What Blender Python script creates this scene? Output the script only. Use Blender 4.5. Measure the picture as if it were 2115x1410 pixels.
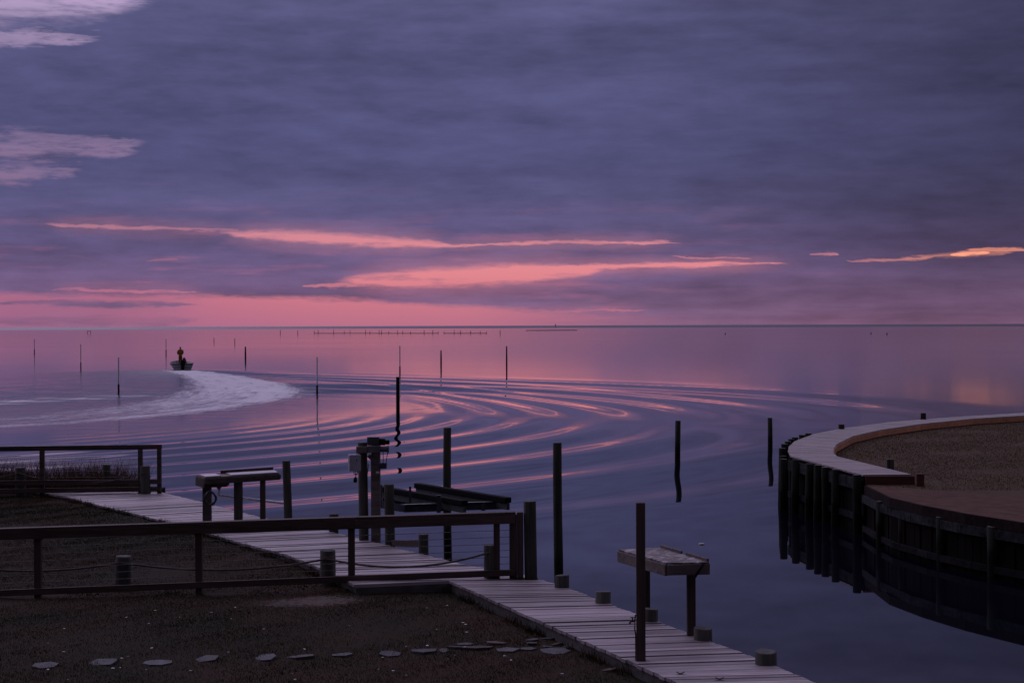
import bpy, bmesh, math, random
import numpy as np
from mathutils import Vector, Matrix
S = bpy.context.scene
for o in list(bpy.data.objects): bpy.data.objects.remove(o)
C = S.collection
R = math.radians
rnd = random.Random(7)
PI = math.pi

# ------------------------------------------------------------------ camera
cd = bpy.data.cameras.new('camera'); cam = bpy.data.objects.new('camera', cd); C.objects.link(cam)
cd.sensor_width = 36.0; cd.lens = 60.0; cd.clip_start = 0.1; cd.clip_end = 60000
cam.matrix_world = Matrix.Translation((0, 0, 4.65)) @ Matrix.Rotation(PI/2 - 0.009362, 4, 'X') @ Matrix.Rotation(-0.0035, 4, 'Z')
S.camera = cam
S.view_settings.view_transform = 'Standard'; S.view_settings.look = 'None'
S.view_settings.exposure = 0.0; S.view_settings.gamma = 1.0; S.view_settings.use_curve_mapping = False
S.render.engine = 'CYCLES'
S.cycles.max_bounces = 6; S.cycles.diffuse_bounces = 3; S.cycles.glossy_bounces = 4
S.cycles.use_denoising = True

def lin(r, g, b):
    f = lambda c: (c/255/12.92) if c/255 <= 0.04045 else ((c/255 + 0.055)/1.055)**2.4
    return (f(r), f(g), f(b), 1.0)

# ------------------------------------------------------------------ node helpers
class X:
    """a number flowing through a node tree, with arithmetic"""
    def __init__(s, nt, v): s.nt, s.v = nt, v
    def op(s, name, *o, clamp=False):
        n = s.nt.nodes.new('ShaderNodeMath'); n.operation = name; n.use_clamp = clamp
        for i, a in enumerate((s,) + o):
            a = a.v if isinstance(a, X) else a
            if isinstance(a, (int, float)): n.inputs[i].default_value = a
            else: s.nt.links.new(a, n.inputs[i])
        return X(s.nt, n.outputs[0])
    def __add__(s, o): return s.op('ADD', o)
    def __sub__(s, o): return s.op('SUBTRACT', o)
    def __mul__(s, o): return s.op('MULTIPLY', o)
    def __truediv__(s, o): return s.op('DIVIDE', o)
    def mx(s, o): return s.op('MAXIMUM', o)
    def mn(s, o): return s.op('MINIMUM', o)
    def ab(s): return s.op('ABSOLUTE')
    def pw(s, o): return s.op('POWER', o)
    def rng(s, a, b, c=0.0, d=1.0, smooth=True):
        n = s.nt.nodes.new('ShaderNodeMapRange'); n.interpolation_type = 'SMOOTHSTEP' if smooth else 'LINEAR'
        s.nt.links.new(s.v, n.inputs['Value'])
        for k, q in zip(('From Min', 'From Max', 'To Min', 'To Max'), (a, b, c, d)): n.inputs[k].default_value = q
        return X(s.nt, n.outputs[0])
def vec(nt, x, y, z=0.0):
    n = nt.nodes.new('ShaderNodeCombineXYZ')
    for i, a in enumerate((x, y, z)):
        if isinstance(a, X): nt.links.new(a.v, n.inputs[i])
        else: n.inputs[i].default_value = a
    return n.outputs[0]
def noise(nt, v, scale=1.0, detail=3.0, rough=0.5):
    n = nt.nodes.new('ShaderNodeTexNoise'); n.noise_dimensions = '3D'
    n.inputs['Scale'].default_value = scale; n.inputs['Detail'].default_value = detail; n.inputs['Roughness'].default_value = rough
    nt.links.new(v, n.inputs['Vector'])
    return X(nt, n.outputs['Fac'])
def ramp(nt, x, stops):
    n = nt.nodes.new('ShaderNodeValToRGB'); e = n.color_ramp.elements
    while len(e) < len(stops): e.new(0.5)
    for q, (p, c) in zip(e, stops): q.position = p; q.color = c
    nt.links.new(x.v, n.inputs[0]); return n.outputs[0]
def mixc(nt, f, a, b, mode='MIX'):
    n = nt.nodes.new('ShaderNodeMix'); n.data_type = 'RGBA'; n.blend_type = mode
    for i, q in ((0, f), (6, a), (7, b)):
        q = q.v if isinstance(q, X) else q
        if isinstance(q, (int, float, tuple)): n.inputs[i].default_value = q
        else: nt.links.new(q, n.inputs[i])
    return n.outputs[2]

# ------------------------------------------------------------------ sky
W = bpy.data.worlds.new('World'); S.world = W; W.use_nodes = True
nt = W.node_tree; nt.nodes.clear()
tc = nt.nodes.new('ShaderNodeTexCoord'); sp = nt.nodes.new('ShaderNodeSeparateXYZ')
nt.links.new(tc.outputs['Generated'], sp.inputs[0])
dx, dy, dz = (X(nt, sp.outputs[i]) for i in range(3))
el = dz.op('ARCSINE') * 57.2958
az = dx.op('ARCTAN2', dy) * 57.2958
zc = dz.mx(0.0) + 0.055
px, py = dx/zc, dy/zc                                     # a level cloud deck seen in perspective
nC = noise(nt, vec(nt, az*2.4, el*9.0, 2.2), 1.0, 3, 0.6)
nD = noise(nt, vec(nt, az*0.45, el*3.6, 12.4), 1.0, 5, 0.65)
nA = noise(nt, vec(nt, az*0.16, el*1.1, 3.1), 1.0, 4, 0.55)
nB = noise(nt, vec(nt, az*0.75, el*4.2, 7.7), 1.0, 4, 0.6)
eW = el + (nA - 0.5)*0.8 + (nB - 0.5)*1.3 + (nC - 0.5)*0.25               # ragged cloud edges
eF = el + (nA - 0.5)*0.26 + (nB - 0.5)*0.30 + (nC - 0.5)*0.12
wisp = (nD*0.55 + nB*0.45).rng(0.30, 0.56, 0.30, 1.0)     # the gaps are themselves veiled by thin cloud
def streak(p, q, h, amp=1.0, fine=True, soft=0.7):
    (a0, e0), (a1, e1) = p, q
    L2 = (a1-a0)**2 + (e1-e0)**2
    e_ = eF if fine else eW
    t = ((az - a0)*(a1-a0) + (el - e0)*(e1-e0))*(1.0/L2)
    t = t + ((nB - 0.5)*0.18 if not fine else (nC - 0.5)*0.06)
    d = (e_ - e0 - t*(e1-e0)).ab()
    q_ = (X(nt, 1.0).op('MULTIPLY', 1.0) - (t*2.0 - 1.0).pw(2.0)).mx(0.0004).pw(0.55)
    glow = (d/(q_*h + 0.10)).rng(3.2, 0.4, 0.0, 0.26*amp if a1 - a0 > 3.0 and a0 < 0 else 0.0)
    return (d/(q_*h)).rng(1.0 + soft, 1.0 - soft, 0.0, amp)*wisp*t.rng(0.0, 0.08)*t.rng(1.0, 0.92) + glow*t.rng(-0.05, 0.2)*t.rng(1.05, 0.8) if fine else (d/(q_*h)).rng(1.0 + soft, 1.0 - soft, 0.0, amp)*wisp*t.rng(0.0, 0.08)*t.rng(1.0, 0.92)
def fsq(x): return x*x
_pw = X.pw
def _safe(s, o): return s*s if o == 2.0 else _pw(s, o)
X.pw = _safe
px2 = 0.01625
G = None
for (p, q, h, amp, fine, soft) in (
    ((-15.477, 3.337), (-8.652, 3.143), 4.0*px2, .5, True, .8),
    ((-9.918, 3.072), (-1.572, 2.699), 10*px2, .9, True, .9),
    ((-3.356, 2.718), (5.88, 2.757), 3.2*px2, .75, True, .8),
    ((-5.943, 1.475), (3.295, 1.869), 16*px2, 1.0, True, .7),
    ((-1.738, 1.889), (9.389, 2.066), 4.5*px2, .9, True, .85),
    ((5.235, 2.326), (8.119, 2.222), 2.2*px2, .55, True, .8),
    ((9.863, 2.349), (10.885, 2.354), 3*px2, .6, True, .8),
    ((10.963, 2.098), (14.364, 2.2), 3.0*px2, .42, True, .8),
    ((14.334, 2.216), (15.698, 2.306), 5.5*px2, .95, True, .9),
    ((13.523, 2.195), (16.403, 2.311), 5.0*px2, .3, True, .9),
    ((14.852, 2.413), (17.074, 2.409), 4.0*px2, .48, True, .55),
    ((-7.067, 1.347), (-5.058, 1.361), 3*px2, .7, True, .7),
    ((-15.187, 1.213), (-10.243, 1.139), 3.2*px2, .7, True, .7),
    ((-12.114, 2.138), (-11.022, 2.19), 3.5*px2, .3, True, .9),
    ((-20.453, 5.831), (-12.094, 5.848), 19*px2, .62, False, .95),
    ((-20.459, 4.866), (-14.024, 5.077), 17*px2, .56, False, .95),
    ((-28.964, 10.097), (-11.602, 10.567), 42*px2, 1.0, False, .9),
    ((-20.999, 9.055), (-13.387, 9.309), 14*px2, .9, False, .95),
    ((-0.281, 0.391), (4.585, 0.535), 2.4*px2, .6, True, .8)):
    m = streak(p, q, h, amp, fine, soft)
    G = m if G is None else G.mx(m)
# the clear band along the horizon, its upper edge sinking towards the right
ae0 = az.rng(-17.0, 7.5, 0.0, 1.0, smooth=False)
edge = X(nt, ramp(nt, ae0, [(0.0, (0.0,)*3 + (1,)), (0.0, (1.06/2,)*3 + (1,)), (0.30, (1.02/2,)*3 + (1,)), (0.48, (0.90/2,)*3 + (1,)), (0.62, (0.66/2,)*3 + (1,)), (0.80, (0.40/2,)*3 + (1,)), (1.0, (0.14/2,)*3 + (1,))]))*2.0
band = (eF - edge).rng(0.14, -0.14, 0.0, 1.0)
band = band*az.rng(-2.0, 8.0, 1.0, 0.22)
band = band*(X(nt, 1.0).op('MULTIPLY', 1.0) - streak((-17.583, 0.742), (-10.245, 0.723), 7*px2, .8, True, .6))
band = band*az.rng(-2.0, 8.0, 1.0, 0.22)
band = band*(X(nt, 1.0).op('MULTIPLY', 1.0) - streak((-17.586, 0.185), (-10.248, 0.164), 9*px2, .6, True, .8))
G = G.mx(band)
# breaks in the deck higher up, above the picture
nH = noise(nt, vec(nt, px*0.62, py*1.0, 0.0), 0.9, 5, 0.55)
hi = nH.rng(0.36, 0.60)*el.rng(13.5, 24.0)
hi = hi.mx(el.rng(14.0, 32.0)*az.rng(14.0, -16.0)*0.8).mx(el.rng(10.8, 15.5)*az.rng(-1.0, -13.0)*0.95)
hi = hi.mx(el.rng(8.5, 12.0)*az.rng(-16.5, -20.0)*az.rng(-95.0, -70.0)*0.85)
G = G.mx(hi)
k20 = el*(1/60.0)
deg = lambda d: d/60.0
gapc = ramp(nt, k20, [(0.0, lin(184,112,136)), (deg(.9), lin(206,120,136)), (deg(1.8), lin(226,136,144)), (deg(3.0), lin(214,136,148)), (deg(4.8), lin(158,126,158)), (deg(8), lin(150,130,168)), (deg(12), lin(176,156,190)), (deg(18), lin(208,192,228)), (deg(40), lin(216,202,238))])
gapc = mixc(nt, az.rng(-4.0, -17.0, 0.0, 0.42)*el.rng(3.5, 1.5), gapc, lin(120, 84, 138))
gapc = mixc(nt, az.rng(10.5, 14.5, 0.0, 1.0)*el.rng(5.0, 4.0)*el.rng(1.2, 1.8), gapc, (1.25, 0.43, 0.26, 1))
gsc = nt.nodes.new('ShaderNodeVectorMath'); gsc.operation = 'SCALE'; nt.links.new(gapc, gsc.inputs[0])
nt.links.new((az.rng(2.0, -14.0)*az.rng(-70.0, -45.0)*el.rng(9.5, 14.0)*el.rng(45.0, 30.0)*1.5 + 1.0).v, gsc.inputs['Scale']); gapc = gsc.outputs[0]
gapc = mixc(nt, az.rng(4.0, 14.0, 0.0, 0.55)*el.rng(1.2, .5), gapc, lin(140, 88, 122))
cloudc = ramp(nt, k20, [(0.0, lin(128,95,128)), (deg(1.2), lin(114,90,127)), (deg(2.4), lin(99,86,126)), (deg(4.2), lin(86,83,123)), (deg(6), lin(82,82,124)), (deg(10), lin(86,86,127)), (deg(13), lin(97,94,133)), (deg(22), lin(112,106,152)), (deg(50), lin(132,126,170))])
tex1 = noise(nt, vec(nt, px*0.42, py*0.55, 4.0), 1.0, 6, 0.55)
tex2 = noise(nt, vec(nt, az*0.10, el*0.62, 1.0), 1.0, 5, 0.6)
tex3 = noise(nt, vec(nt, az*0.50, el*1.9, 5.0), 1.0, 5, 0.55)
tex4 = noise(nt, vec(nt, az*1.3, el*5.0, 15.0), 1.0, 4, 0.6)
lum = (tex1 - 0.5)*0.7 + (tex2 - 0.5)*0.8 + (tex3 - 0.5)*0.6 + (tex4 - 0.5)*0.12 + 1.0
lum = lum*az.rng(0.0, 19.0, 1.0, 0.50)*(el.rng(3.2, 1.0)*az.rng(4, 16)*0.35 + 1.0)
lum = lum.mx(0.3)
cl = nt.nodes.new('ShaderNodeVectorMath'); cl.operation = 'SCALE'
nt.links.new(cloudc, cl.inputs[0]); nt.links.new(lum.v, cl.inputs['Scale'])
# thin places where pink shows through the lower deck
thin = noise(nt, vec(nt, az*0.22, el*1.9, 9.0), 1.0, 5, 0.6).rng(0.52, 0.72)*el.rng(5.2, 2.0)*az.rng(14.0, 0.0)*0.28
base = mixc(nt, thin, cl.outputs[0], lin(196, 116, 146))
skyc = mixc(nt, G, base, gapc)
# the side away from the dawn, behind the camera, is a darker deck
dim = dy.rng(0.25, -0.35, 1.0, 0.17)
fin = nt.nodes.new('ShaderNodeVectorMath'); fin.operation = 'SCALE'
nt.links.new(skyc, fin.inputs[0]); nt.links.new((dim*10.0).v, fin.inputs['Scale'])
nis = nt.nodes.new('ShaderNodeTexSky'); nis.sky_type = 'NISHITA'; nis.sun_disc = False
nis.sun_elevation = R(3.0); nis.sun_rotation = R(17.5)
nsc = nt.nodes.new('ShaderNodeVectorMath'); nsc.operation = 'SCALE'; nsc.inputs['Scale'].default_value = 0.0015
nt.links.new(nis.outputs[0], nsc.inputs[0])
tot = nt.nodes.new('ShaderNodeVectorMath'); tot.operation = 'ADD'
nt.links.new(fin.outputs[0], tot.inputs[0]); nt.links.new(nsc.outputs[0], tot.inputs[1])
bg = nt.nodes.new('ShaderNodeBackground'); bg.inputs['Strength'].default_value = 0.1
out = nt.nodes.new('ShaderNodeOutputWorld')
nt.links.new(tot.outputs[0], bg.inputs['Color']); nt.links.new(bg.outputs[0], out.inputs['Surface'])
W.cycles.sampling_method = 'MANUAL'; W.cycles.sample_map_resolution = 1024

# ------------------------------------------------------------------ sun, still behind the clouds
sl = bpy.data.lights.new('sun', 'SUN'); sl.energy = 0.0004; sl.angle = R(12); sl.color = (1.0, 0.55, 0.38)
so = bpy.data.objects.new('sun', sl); C.objects.link(so)
so.rotation_euler = Vector((math.sin(R(17.5))*math.cos(R(3)), math.cos(R(17.5))*math.cos(R(3)), math.sin(R(3)))).to_track_quat('Z', 'Y').to_euler()

# ------------------------------------------------------------------ materials
def material(name, rough=0.8, spec=0.3):
    m = bpy.data.materials.new(name); m.use_nodes = True
    b = m.node_tree.nodes['Principled BSDF']; b.inputs['Roughness'].default_value = rough
    b.inputs['Specular IOR Level'].default_value = spec
    return m, m.node_tree, b
def obj_xyz(t):
    tc = t.nodes.new('ShaderNodeTexCoord'); s = t.nodes.new('ShaderNodeSeparateXYZ'); t.links.new(tc.outputs['Object'], s.inputs[0])
    return [X(t, s.outputs[i]) for i in range(3)]
def rand(t):
    n = t.nodes.new('ShaderNodeObjectInfo'); return X(t, n.outputs['Random'])
def bump(t, b, h, dist=0.01, strength=0.6):
    n = t.nodes.new('ShaderNodeBump'); n.inputs['Distance'].default_value = dist; n.inputs['Strength'].default_value = strength
    t.links.new(h.v, n.inputs['Height']); t.links.new(n.outputs[0], b.inputs['Normal'])
def wood(name, c1, c2, axis='Z', f=(1.5, 30.0), rough=0.8, var=0.35, spec=0.3, wet=None):
    m, t, b = material(name, rough, spec)
    x, y, z = obj_xyz(t); r = rand(t)
    lo, hi_ = f
    s = {'X': (lo, hi_, hi_), 'Y': (hi_, lo, hi_), 'Z': (hi_, hi_, lo)}[axis]
    v = vec(t, x*s[0] + r*37.0, y*s[1] + r*11.0, z*s[2] + r*5.0)
    g = noise(t, v, 1.0, 4, 0.6)
    blot = noise(t, vec(t, x*1.7 + r*9.0, y*1.7, z*1.7), 1.0, 3, 0.5)
    col = mixc(t, (g*0.65 + blot*0.35).rng(0.32, 0.68), c1, c2)
    sc = t.nodes.new('ShaderNodeVectorMath'); sc.operation = 'SCALE'
    t.links.new(col, sc.inputs[0]); t.links.new((r*var + (1.0 - var/2)).v, sc.inputs['Scale'])
    col = sc.outputs[0]
    if wet:
        wz = (z + (blot - 0.5)*0.35).rng(wet + 0.12, wet - 0.12)
        col = mixc(t, wz*0.9, col, (0.006, 0.008, 0.007, 1))
    t.links.new(col, b.inputs['Base Color'])
    bump(t, b, g, 0.006, 0.5)
    return m
def plain(name, c, rough=0.6, spec=0.4, metal=0.0, nz=0.25, scale=9.0):
    m, t, b = material(name, rough, spec); x, y, z = obj_xyz(t)
    n = noise(t, vec(t, x, y, z), scale, 4, 0.6)
    d = tuple(q*(1 - nz) for q in c[:3]) + (1,); l = tuple(q*(1 + nz) for q in c[:3]) + (1,)
    t.links.new(mixc(t, n.rng(0.3, 0.7), d, l), b.inputs['Base Color']); b.inputs['Metallic'].default_value = metal
    return m
M_plank = wood('weathered_plank', (0.17, 0.145, 0.16, 1), (0.38, 0.335, 0.355, 1), 'X', (1.2, 22.0), 0.55, 0.8, 0.5)
M_plank2 = wood('weathered_plank_islet', (0.22, 0.195, 0.20, 1), (0.38, 0.335, 0.34, 1), 'X', (1.2, 16.0), 0.7, 0.3, 0.4)
M_stringer = wood('old_stringer', (0.05, 0.045, 0.045, 1), (0.11, 0.10, 0.10, 1), 'X', (1.0, 20.0))
M_pile = wood('treated_pile', (0.046, 0.048, 0.043, 1), (0.115, 0.113, 0.10, 1), 'Z', (1.2, 26.0), 0.85, 0.3, 0.2)
M_pilewet = wood('wet_pile', (0.028, 0.031, 0.024, 1), (0.085, 0.087, 0.066, 1), 'Z', (1.2, 26.0), 0.8, 0.3, 0.25, wet=0.55)
M_pilecap = plain('pile_end_grain', (0.10, 0.10, 0.097), 0.85, 0.2, 0, 0.25, 14)
M_rail = wood('rail_timber', (0.046, 0.033, 0.030, 1), (0.105, 0.072, 0.063, 1), 'X', (1.0, 24.0), 0.75, 0.3)
M_railpost = wood('rail_post_timber', (0.048, 0.034, 0.031, 1), (0.10, 0.07, 0.062, 1), 'Z', (1.0, 30.0), 0.75, 0.3)
M_darkwood = wood('dark_timber', (0.045, 0.035, 0.032, 1), (0.10, 0.078, 0.07, 1), 'X', (1.0, 20.0), 0.8, 0.3)
M_table = wood('table_timber', (0.09, 0.075, 0.07, 1), (0.19, 0.16, 0.15, 1), 'X', (1.5, 22.0), 0.8, 0.2)
def ply_mat():
    m, t, b = material('peeling_plywood', 0.55, 0.4); x, y, z = obj_xyz(t)
    d = noise(t, vec(t, x, y, z), 3.0, 2, 0.5); n = noise(t, vec(t, x*9.0 + d*7.0, y*4.0 + d*5.0, z), 1.0, 5, 0.7)
    t.links.new(ramp(t, n, [(0.0, (0.03, 0.026, 0.027, 1)), (0.44, (0.07, 0.058, 0.058, 1)), (0.54, (0.20, 0.175, 0.18, 1)), (0.66, (0.46, 0.42, 0.44, 1))]), b.inputs['Base Color']); bump(t, b, n, 0.02, 0.9); return m
M_ply = ply_mat()
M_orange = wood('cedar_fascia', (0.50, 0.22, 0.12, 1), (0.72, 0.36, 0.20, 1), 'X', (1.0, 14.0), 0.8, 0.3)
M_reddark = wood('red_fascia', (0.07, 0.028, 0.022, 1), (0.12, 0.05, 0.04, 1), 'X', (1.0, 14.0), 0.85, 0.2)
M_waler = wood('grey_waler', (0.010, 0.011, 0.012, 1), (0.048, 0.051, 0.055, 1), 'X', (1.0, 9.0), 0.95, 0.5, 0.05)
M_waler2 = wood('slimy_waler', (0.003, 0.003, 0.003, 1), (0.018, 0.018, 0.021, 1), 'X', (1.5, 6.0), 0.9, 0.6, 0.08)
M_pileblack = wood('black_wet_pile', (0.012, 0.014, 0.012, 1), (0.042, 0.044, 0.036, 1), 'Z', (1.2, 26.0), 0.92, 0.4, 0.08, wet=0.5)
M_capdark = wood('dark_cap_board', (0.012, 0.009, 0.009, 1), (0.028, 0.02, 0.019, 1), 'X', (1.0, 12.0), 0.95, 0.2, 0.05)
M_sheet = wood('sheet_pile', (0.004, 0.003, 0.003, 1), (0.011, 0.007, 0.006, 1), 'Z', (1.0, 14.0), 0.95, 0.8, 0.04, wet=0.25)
M_black = plain('black_carpet', (0.008, 0.008, 0.009), 0.95, 0.1)
M_green = plain('green_beam', (0.055, 0.07, 0.066), 0.5, 0.4)
M_steel = plain('galvanised_steel', (0.16, 0.165, 0.18), 0.45, 0.5, 0.6)
M_cable = plain('steel_cable', (0.05, 0.05, 0.055), 0.5, 0.4, 0.5)
M_rope = plain('hemp_rope', (0.14, 0.12, 0.11), 0.9, 0.1, 0, 0.3, 40)
M_hose = plain('hose_rubber', (0.035, 0.035, 0.04), 0.5, 0.4)
M_brass = plain('old_brass', (0.05, 0.035, 0.03), 0.5, 0.5, 0.5)
M_white = plain('white_plastic', (0.5, 0.5, 0.55), 0.3, 0.5, 0, 0.08)
M_pvc = plain('white_pipe', (0.86, 0.86, 0.88), 0.45, 0.4, 0, 0.12)
M_greybox = plain('grey_enclosure', (0.34, 0.35, 0.42), 0.5, 0.4, 0, 0.12)
M_motor = plain('motor_casing', (0.07, 0.075, 0.09), 0.5, 0.4, 0.2)
M_label = plain('white_label', (0.6, 0.6, 0.62), 0.6, 0.2, 0, 0.05)
M_foul = plain('waterline_growth', (0.012, 0.011, 0.010), 0.9, 0.1, 0, 0.5, 30)
M_stake = plain('black_stake', (0.014, 0.013, 0.013), 0.85, 0.2, 0, 0.4, 20)
M_hull = plain('hull_paint', (0.30, 0.32, 0.33), 0.35, 0.5, 0, 0.12, 3)
M_hullin = plain('boat_inside', (0.26, 0.26, 0.28), 0.6, 0.3, 0, 0.2, 3)
M_trim = plain('gunwale_rub_rail', (0.02, 0.02, 0.025), 0.6, 0.3)
M_oil = plain('yellow_oilskin', (0.28, 0.125, 0.016), 0.6, 0.3, 0, 0.25, 6)
M_oilb = plain('oilskin_trousers', (0.20, 0.095, 0.016), 0.6, 0.3, 0, 0.25, 6)
M_skin = plain('skin', (0.32, 0.18, 0.13), 0.6, 0.3)
M_hat = plain('dark_cap', (0.012, 0.011, 0.012), 0.8, 0.2)
M_net = plain('red_net_bag', (0.17, 0.055, 0.05), 0.9, 0.1, 0, 0.4, 20)
def stone_mat():
    m, t, b = material('flagstone', 0.75, 0.35); x, y, z = obj_xyz(t); r = rand(t)
    n = noise(t, vec(t, x + r*31.0, y, z), 6.0, 5, 0.6)
    a = mixc(t, r.rng(0.70, 0.80), (0.066, 0.068, 0.076, 1), (0.066, 0.042, 0.037, 1))
    sh_ = t.nodes.new('ShaderNodeVectorMath'); sh_.operation = 'SCALE'; t.links.new(a, sh_.inputs[0]); t.links.new(((r*7.3).op('FRACT')*0.9 + 0.45).v, sh_.inputs['Scale']); a = sh_.outputs[0]
    d = mixc(t, n.rng(0.3, 0.7), (0.55, 0.55, 0.55, 1), (1.2, 1.2, 1.2, 1))
    t.links.new(mixc(t, 1.0, a, d, 'MULTIPLY'), b.inputs['Base Color']); bump(t, b, n, 0.01, 0.5); return m
M_stone = stone_mat()
def ground_mat(name, dirt, sandspot=None):
    m, t, b = material(name, 0.95, 0.1); x, y, z = obj_xyz(t)
    n = noise(t, vec(t, x, y, z), 0.55, 5, 0.6); f = noise(t, vec(t, x, y, z), 14.0, 4, 0.7)
    c = mixc(t, n.rng(0.38, 0.64), dirt[0], dirt[1]); c = mixc(t, f.rng(0.35, 0.7)*0.6, c, dirt[2])
    if sandspot:
        d = None
        for sx, sy, rx, ry in sandspot:
            q = (x - sx)/rx; w_ = (y - sy)/ry
            e = (q*q + w_*w_)
            e = (e + (f - 0.5)*3.2 + (n - 0.5)*2.6).rng(1.0, 0.2)
            d = e if d is None else d.mx(e)
        c = mixc(t, d*0.65, c, (0.16, 0.135, 0.12, 1))
    t.links.new(c, b.inputs['Base Color']); bump(t, b, f, 0.015, 0.3); return m
M_lawn = ground_mat('lawn_soil', ((0.016, 0.017, 0.007, 1), (0.038, 0.021, 0.012, 1), (0.016, 0.012, 0.008, 1)), [(-2.724, 22.865, .85, .5)])
M_isle = ground_mat('island_soil', ((0.08, 0.056, 0.034, 1), (0.10, 0.066, 0.042, 1), (0.06, 0.043, 0.028, 1)))
M_sand = plain('red_sand', (0.095, 0.054, 0.040), 0.95, 0.1, 0, 0.25, 4)
M_shore = plain('far_shore_scrub', (0.03, 0.03, 0.04), 0.95, 0.05)
def grass_mat(name, a, b_, c_):
    m, t, b = material(name, 0.8, 0.15); x, y, z = obj_xyz(t)
    n = noise(t, vec(t, x, y, 0.0), 0.5, 4, 0.6); f = noise(t, vec(t, x*0.6, y*0.35, 3.0), 2.0, 5, 0.65)
    c = mixc(t, n.rng(0.43, 0.58), a, b_); c = mixc(t, f.rng(0.48, 0.68)*0.7, c, c_)
    t.links.new(c, b.inputs['Base Color']); return m
M_grass = grass_mat('dormant_lawn_grass', (0.021, 0.025, 0.007, 1), (0.066, 0.032, 0.015, 1), (0.030, 0.020, 0.009, 1))
M_grass2 = grass_mat('islet_grass', (0.105, 0.072, 0.042, 1), (0.135, 0.086, 0.052, 1), (0.070, 0.050, 0.032, 1))
M_reed = grass_mat('marsh_reed', (0.10, 0.055, 0.036, 1), (0.14, 0.068, 0.045, 1), (0.05, 0.028, 0.022, 1))

# ------------------------------------------------------------------ mesh helpers
class MB:
    def __init__(s): s.b = bmesh.new()
    def box(s, c, d, rz=0.0, ry=0.0, rx=0.0, bev=0.0):
        m = Matrix.Translation(c) @ Matrix.Rotation(rz, 4, 'Z') @ Matrix.Rotation(ry, 4, 'Y') @ Matrix.Rotation(rx, 4, 'X') @ Matrix.Diagonal((d[0], d[1], d[2], 1))
        r = bmesh.ops.create_cube(s.b, size=1.0, matrix=m)
        if bev:
            es = list({e for v in r['verts'] for e in v.link_edges})
            bmesh.ops.bevel(s.b, geom=es, offset=bev, segments=1, affect='EDGES')
        return s
    def bar(s, p, q, wd, ht, bev=0.0):                     # a board from p to q (centre line), width across, height up
        p, q = Vector(p), Vector(q); d = q - p
        rz = math.atan2(d.y, d.x); ry = -math.atan2(d.z, math.hypot(d.x, d.y))
        return s.box((p + q)/2, (d.length, wd, ht), rz, ry, 0, bev)
    def cyl(s, p, q, r0, r1=None, n=12, cap=True, bev=0.0):
        p, q = Vector(p), Vector(q); d = q - p; r1 = r0 if r1 is None else r1
        m = Matrix.Translation((p + q)/2) @ d.to_track_quat('Z', 'Y').to_matrix().to_4x4()
        r = bmesh.ops.create_cone(s.b, cap_ends=cap, segments=n, radius1=r0, radius2=r1, depth=d.length, matrix=m)
        return s
    def tube(s, pts, r, n=6):
        pts = [Vector(p) for p in pts]; rings = []
        for i, p in enumerate(pts):
            t = (pts[min(i+1, len(pts)-1)] - pts[max(i-1, 0)]).normalized()
            q = t.to_track_quat('Z', 'Y')
            rings.append([s.b.verts.new(p + q @ Vector((r*math.cos(2*PI*k/n), r*math.sin(2*PI*k/n), 0))) for k in range(n)])
        for a, b in zip(rings, rings[1:]):
            for k in range(n): s.b.faces.new((a[k], a[(k+1) % n], b[(k+1) % n], b[k]))
        s.b.faces.new(rings[0][::-1]); s.b.faces.new(rings[-1]); return s
    def prism(s, pts, z0, z1):
        lo = [s.b.verts.new((x, y, z0)) for x, y in pts]; hi = [s.b.verts.new((x, y, z1)) for x, y in pts]
        n = len(pts); s.b.faces.new(hi); s.b.faces.new(lo[::-1])
        for k in range(n): s.b.faces.new((lo[k], lo[(k+1) % n], hi[(k+1) % n], hi[k]))
        return s
    def build(s, name, mat, parent=None, loc=None, smooth=False):
        base = Vector((0, 0, 0)); p = parent
        while p is not None: base += Vector(p.location); p = p.parent
        o_ = Vector(loc) if loc is not None else base
        bmesh.ops.recalc_face_normals(s.b, faces=s.b.faces)
        for v in s.b.verts: v.co -= o_
        me = bpy.data.meshes.new(name); s.b.to_mesh(me); s.b.free()
        if smooth:
            for f in me.polygons: f.use_smooth = True
        me.materials.append(mat)
        o = bpy.data.objects.new(name, me); C.objects.link(o)
        if parent is not None: o.parent = parent
        o.location = o_ - base
        return o
def link(name, me, parent=None, loc=(0, 0, 0)):
    o = bpy.data.objects.new(name, me); C.objects.link(o); o.parent = parent; o.location = loc; return o
def tag(o, label=None, cat=None, group=None, kind=None):
    for k, v in (('label', label), ('category', cat), ('group', group), ('kind', kind)):
        if v: o[k] = v
    return o
def thing(name, label, cat, loc, group=None):
    o = bpy.data.objects.new(name, None); C.objects.link(o); o.location = loc; o.empty_display_size = 0.2
    return tag(o, label, cat, group)
def np_mesh(name, co, faces, n):
    me = bpy.data.meshes.new(name); nf = len(faces)
    me.vertices.add(len(co)); me.vertices.foreach_set('co', np.ascontiguousarray(co, dtype=np.float32).ravel())
    me.loops.add(nf*n); me.loops.foreach_set('vertex_index', np.ascontiguousarray(faces, dtype=np.int32).ravel())
    me.polygons.add(nf); me.polygons.foreach_set('loop_start', np.arange(0, nf*n, n, dtype=np.int32)); me.polygons.foreach_set('loop_total', np.full(nf, n, dtype=np.int32))
    me.update(calc_edges=True); return me

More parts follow.
